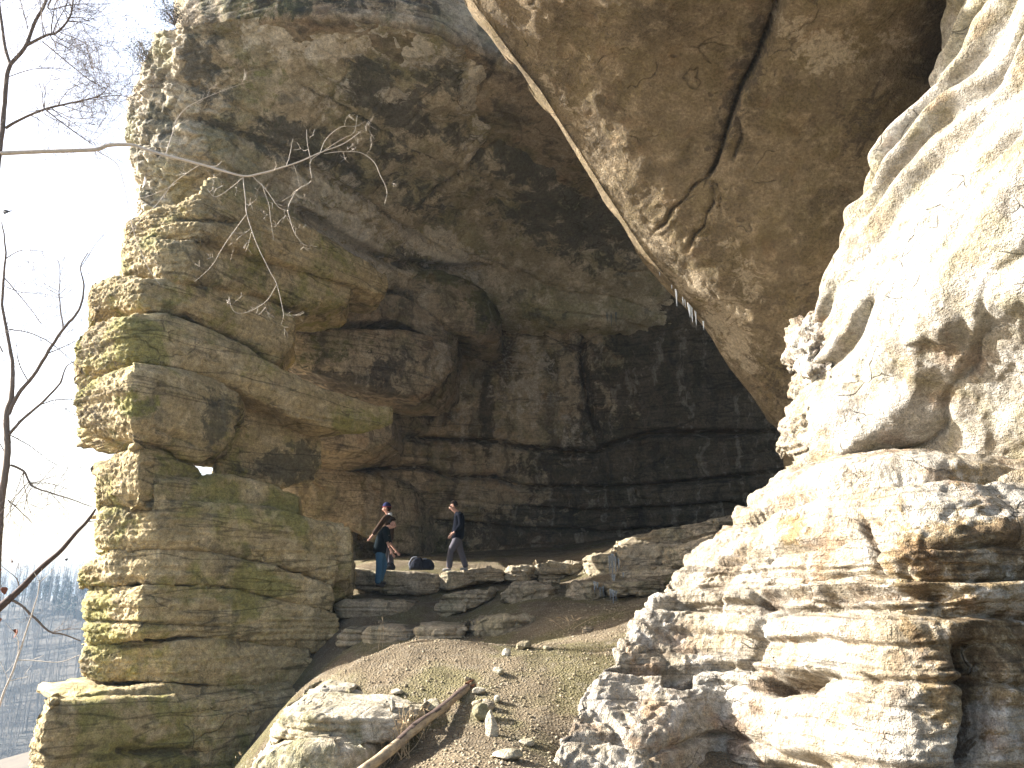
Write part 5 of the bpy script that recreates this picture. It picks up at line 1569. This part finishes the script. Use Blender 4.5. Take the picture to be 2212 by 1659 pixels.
# ------------------------------------------------------------------ wooded hill across the valley
def conifer(x, y, h, seed, label):
    rs = np.random.RandomState(seed)
    z = float(land_z(np.array([x]), np.array([y]))[0]) - .3
    o = empty('pine_tree', (x, y, z), label=label, category='tree', group='evergreens on the far ridge')
    T = Tubes(); L = Tubes()
    T.add([(0, 0, 0), (.05, 0, h * .5), (0, 0, h)], [h * .014, h * .010, .02], 6)
    link('trunk', T.mesh('trunk', M_TWIG), o)
    nt = int(h * 1.4)
    for k in range(nt):
        zz = h * (.34 + .66 * (k + rs.rand() * .6) / nt)
        R = h * .20 * (1 - (zz / h - .34) / .68) ** .8 + .15
        for j in range(rs.randint(3, 6)):
            a = rs.rand() * 6.283
            r = R * rs.uniform(.5, 1.15)
            tip = np.array([math.cos(a) * r, math.sin(a) * r, zz - .12 * r + rs.normal() * .1])
            st = np.array([0, 0, zz + .05])
            for q in range(9):
                t = rs.uniform(.25, 1)
                c = st * (1 - t) + tip * t + rs.normal(size=3) * .18
                e = rs.normal(size=3); e[2] *= .35; e /= np.linalg.norm(e); f_ = np.cross(e, [0, 0, 1.0]); f_ /= np.linalg.norm(f_)
                e *= rs.uniform(.35, .7); f_ *= .22
                L.quads(np.array([c - e, c + f_, c + e, c - f_]), np.array([[0, 1, 2, 3]]))
    link('crown', L.mesh('crown', M_PINE, False), o)['kind'] = 'stuff'
    return o
def ridge_pt(px, py, Y):
    return at(px, py, Y)
for k, (px, ptop, Y, lab) in enumerate([(148, 1286, 262, 'tallest pine on the far ridge, its tip clear above the others'), (118, 1312, 266, 'middle pine left of the tallest one on the far ridge'), (176, 1306, 268, 'pine half hidden by the pillar on the far ridge'), (92, 1322, 270, 'lower pine on the far ridge behind the sapling'), (60, 1338, 272, 'leftmost small pine on the far ridge'), (134, 1322, 275, 'small pine squeezed behind the tallest one')]):
    top = at(px, ptop, Y)
    zg = float(land_z(np.array([top[0]]), np.array([Y * 1.0]))[0])
    conifer(top[0], Y, max(top[2] - zg, 9.0), 70 + k, lab)
rs = np.random.RandomState(17)
ords = ['first', 'second', 'third', 'fourth', 'fifth', 'sixth', 'seventh', 'eighth', 'ninth', 'tenth']
for k in range(10):
    px = 28 + 16.5 * k + rs.uniform(-4, 4); Y = rs.uniform(255, 285)
    top = at(px, np.interp(px, [0, 60, 110, 150, 190], [1352, 1345, 1330, 1312, 1305]) + rs.uniform(-6, 16), Y)
    zg = float(land_z(np.array([top[0]]), np.array([Y]))[0])
    conifer(top[0], Y, max(top[2] - zg, 9.0), 300 + k, ords[k] + ' dark pine from the left in the low row along the ridge crest')
M_FARBARK = plain_mat('far_grey_bark', (.10, .09, .08), .9, .3, .5)
T = Tubes()
rs = np.random.RandomState(99)
cnt = 0
while cnt < 1250:
    y = rs.uniform(110, 300); x = -y * rs.uniform(.52, .72)
    z = float(land_z(np.array([x]), np.array([y]))[0])
    h = rs.uniform(9, 16)
    b0 = np.array([x, y, z - .3]); lean = rs.normal(size=2) * .05
    top = b0 + np.array([lean[0] * h, lean[1] * h, h])
    T.add([b0, (b0 + top) / 2, top], [h * .011, h * .008, .02], 3)
    for k in range(9):
        t = rs.uniform(.3, .95)
        s_ = b0 * (1 - t) + top * t
        a = rs.rand() * 6.28
        ln = h * rs.uniform(.12, .3) * (1.15 - t)
        e_ = s_ + np.array([math.cos(a) * ln, math.sin(a) * ln, ln * rs.uniform(.5, 1.2)])
        T.add([s_, e_], [.05, .02], 3)
    cnt += 1
link('bare_forest', T.mesh('bare_forest', M_FARBARK), kind='stuff', label='grey leafless wood covering the far hillside', category='forest')

# ------------------------------------------------------------------ air
hz = bpy.data.materials.new('thin_haze'); hz.use_nodes = True
nt = hz.node_tree
for n_ in list(nt.nodes):
    if n_.type != 'OUTPUT_MATERIAL':
        nt.nodes.remove(n_)
pv = nt.nodes.new('ShaderNodeVolumePrincipled')
pv.inputs['Color'].default_value = (.52, .74, 1.0, 1)
pv.inputs['Density'].default_value = HAZE
pv.inputs['Anisotropy'].default_value = .3
nt.links.new(pv.outputs[0], [n_ for n_ in nt.nodes if n_.type == 'OUTPUT_MATERIAL'][0].inputs['Volume'])
bm = bmesh.new(); bmesh.ops.create_cube(bm, size=1)
for v in bm.verts:
    v.co = Vector((v.co.x * 1900, v.co.y * 1900, -150 + (v.co.z + .5) * 180))
me = bpy.data.meshes.new('haze'); bm.to_mesh(me); bm.free(); me.materials.append(hz)
link('haze', me, kind='stuff')
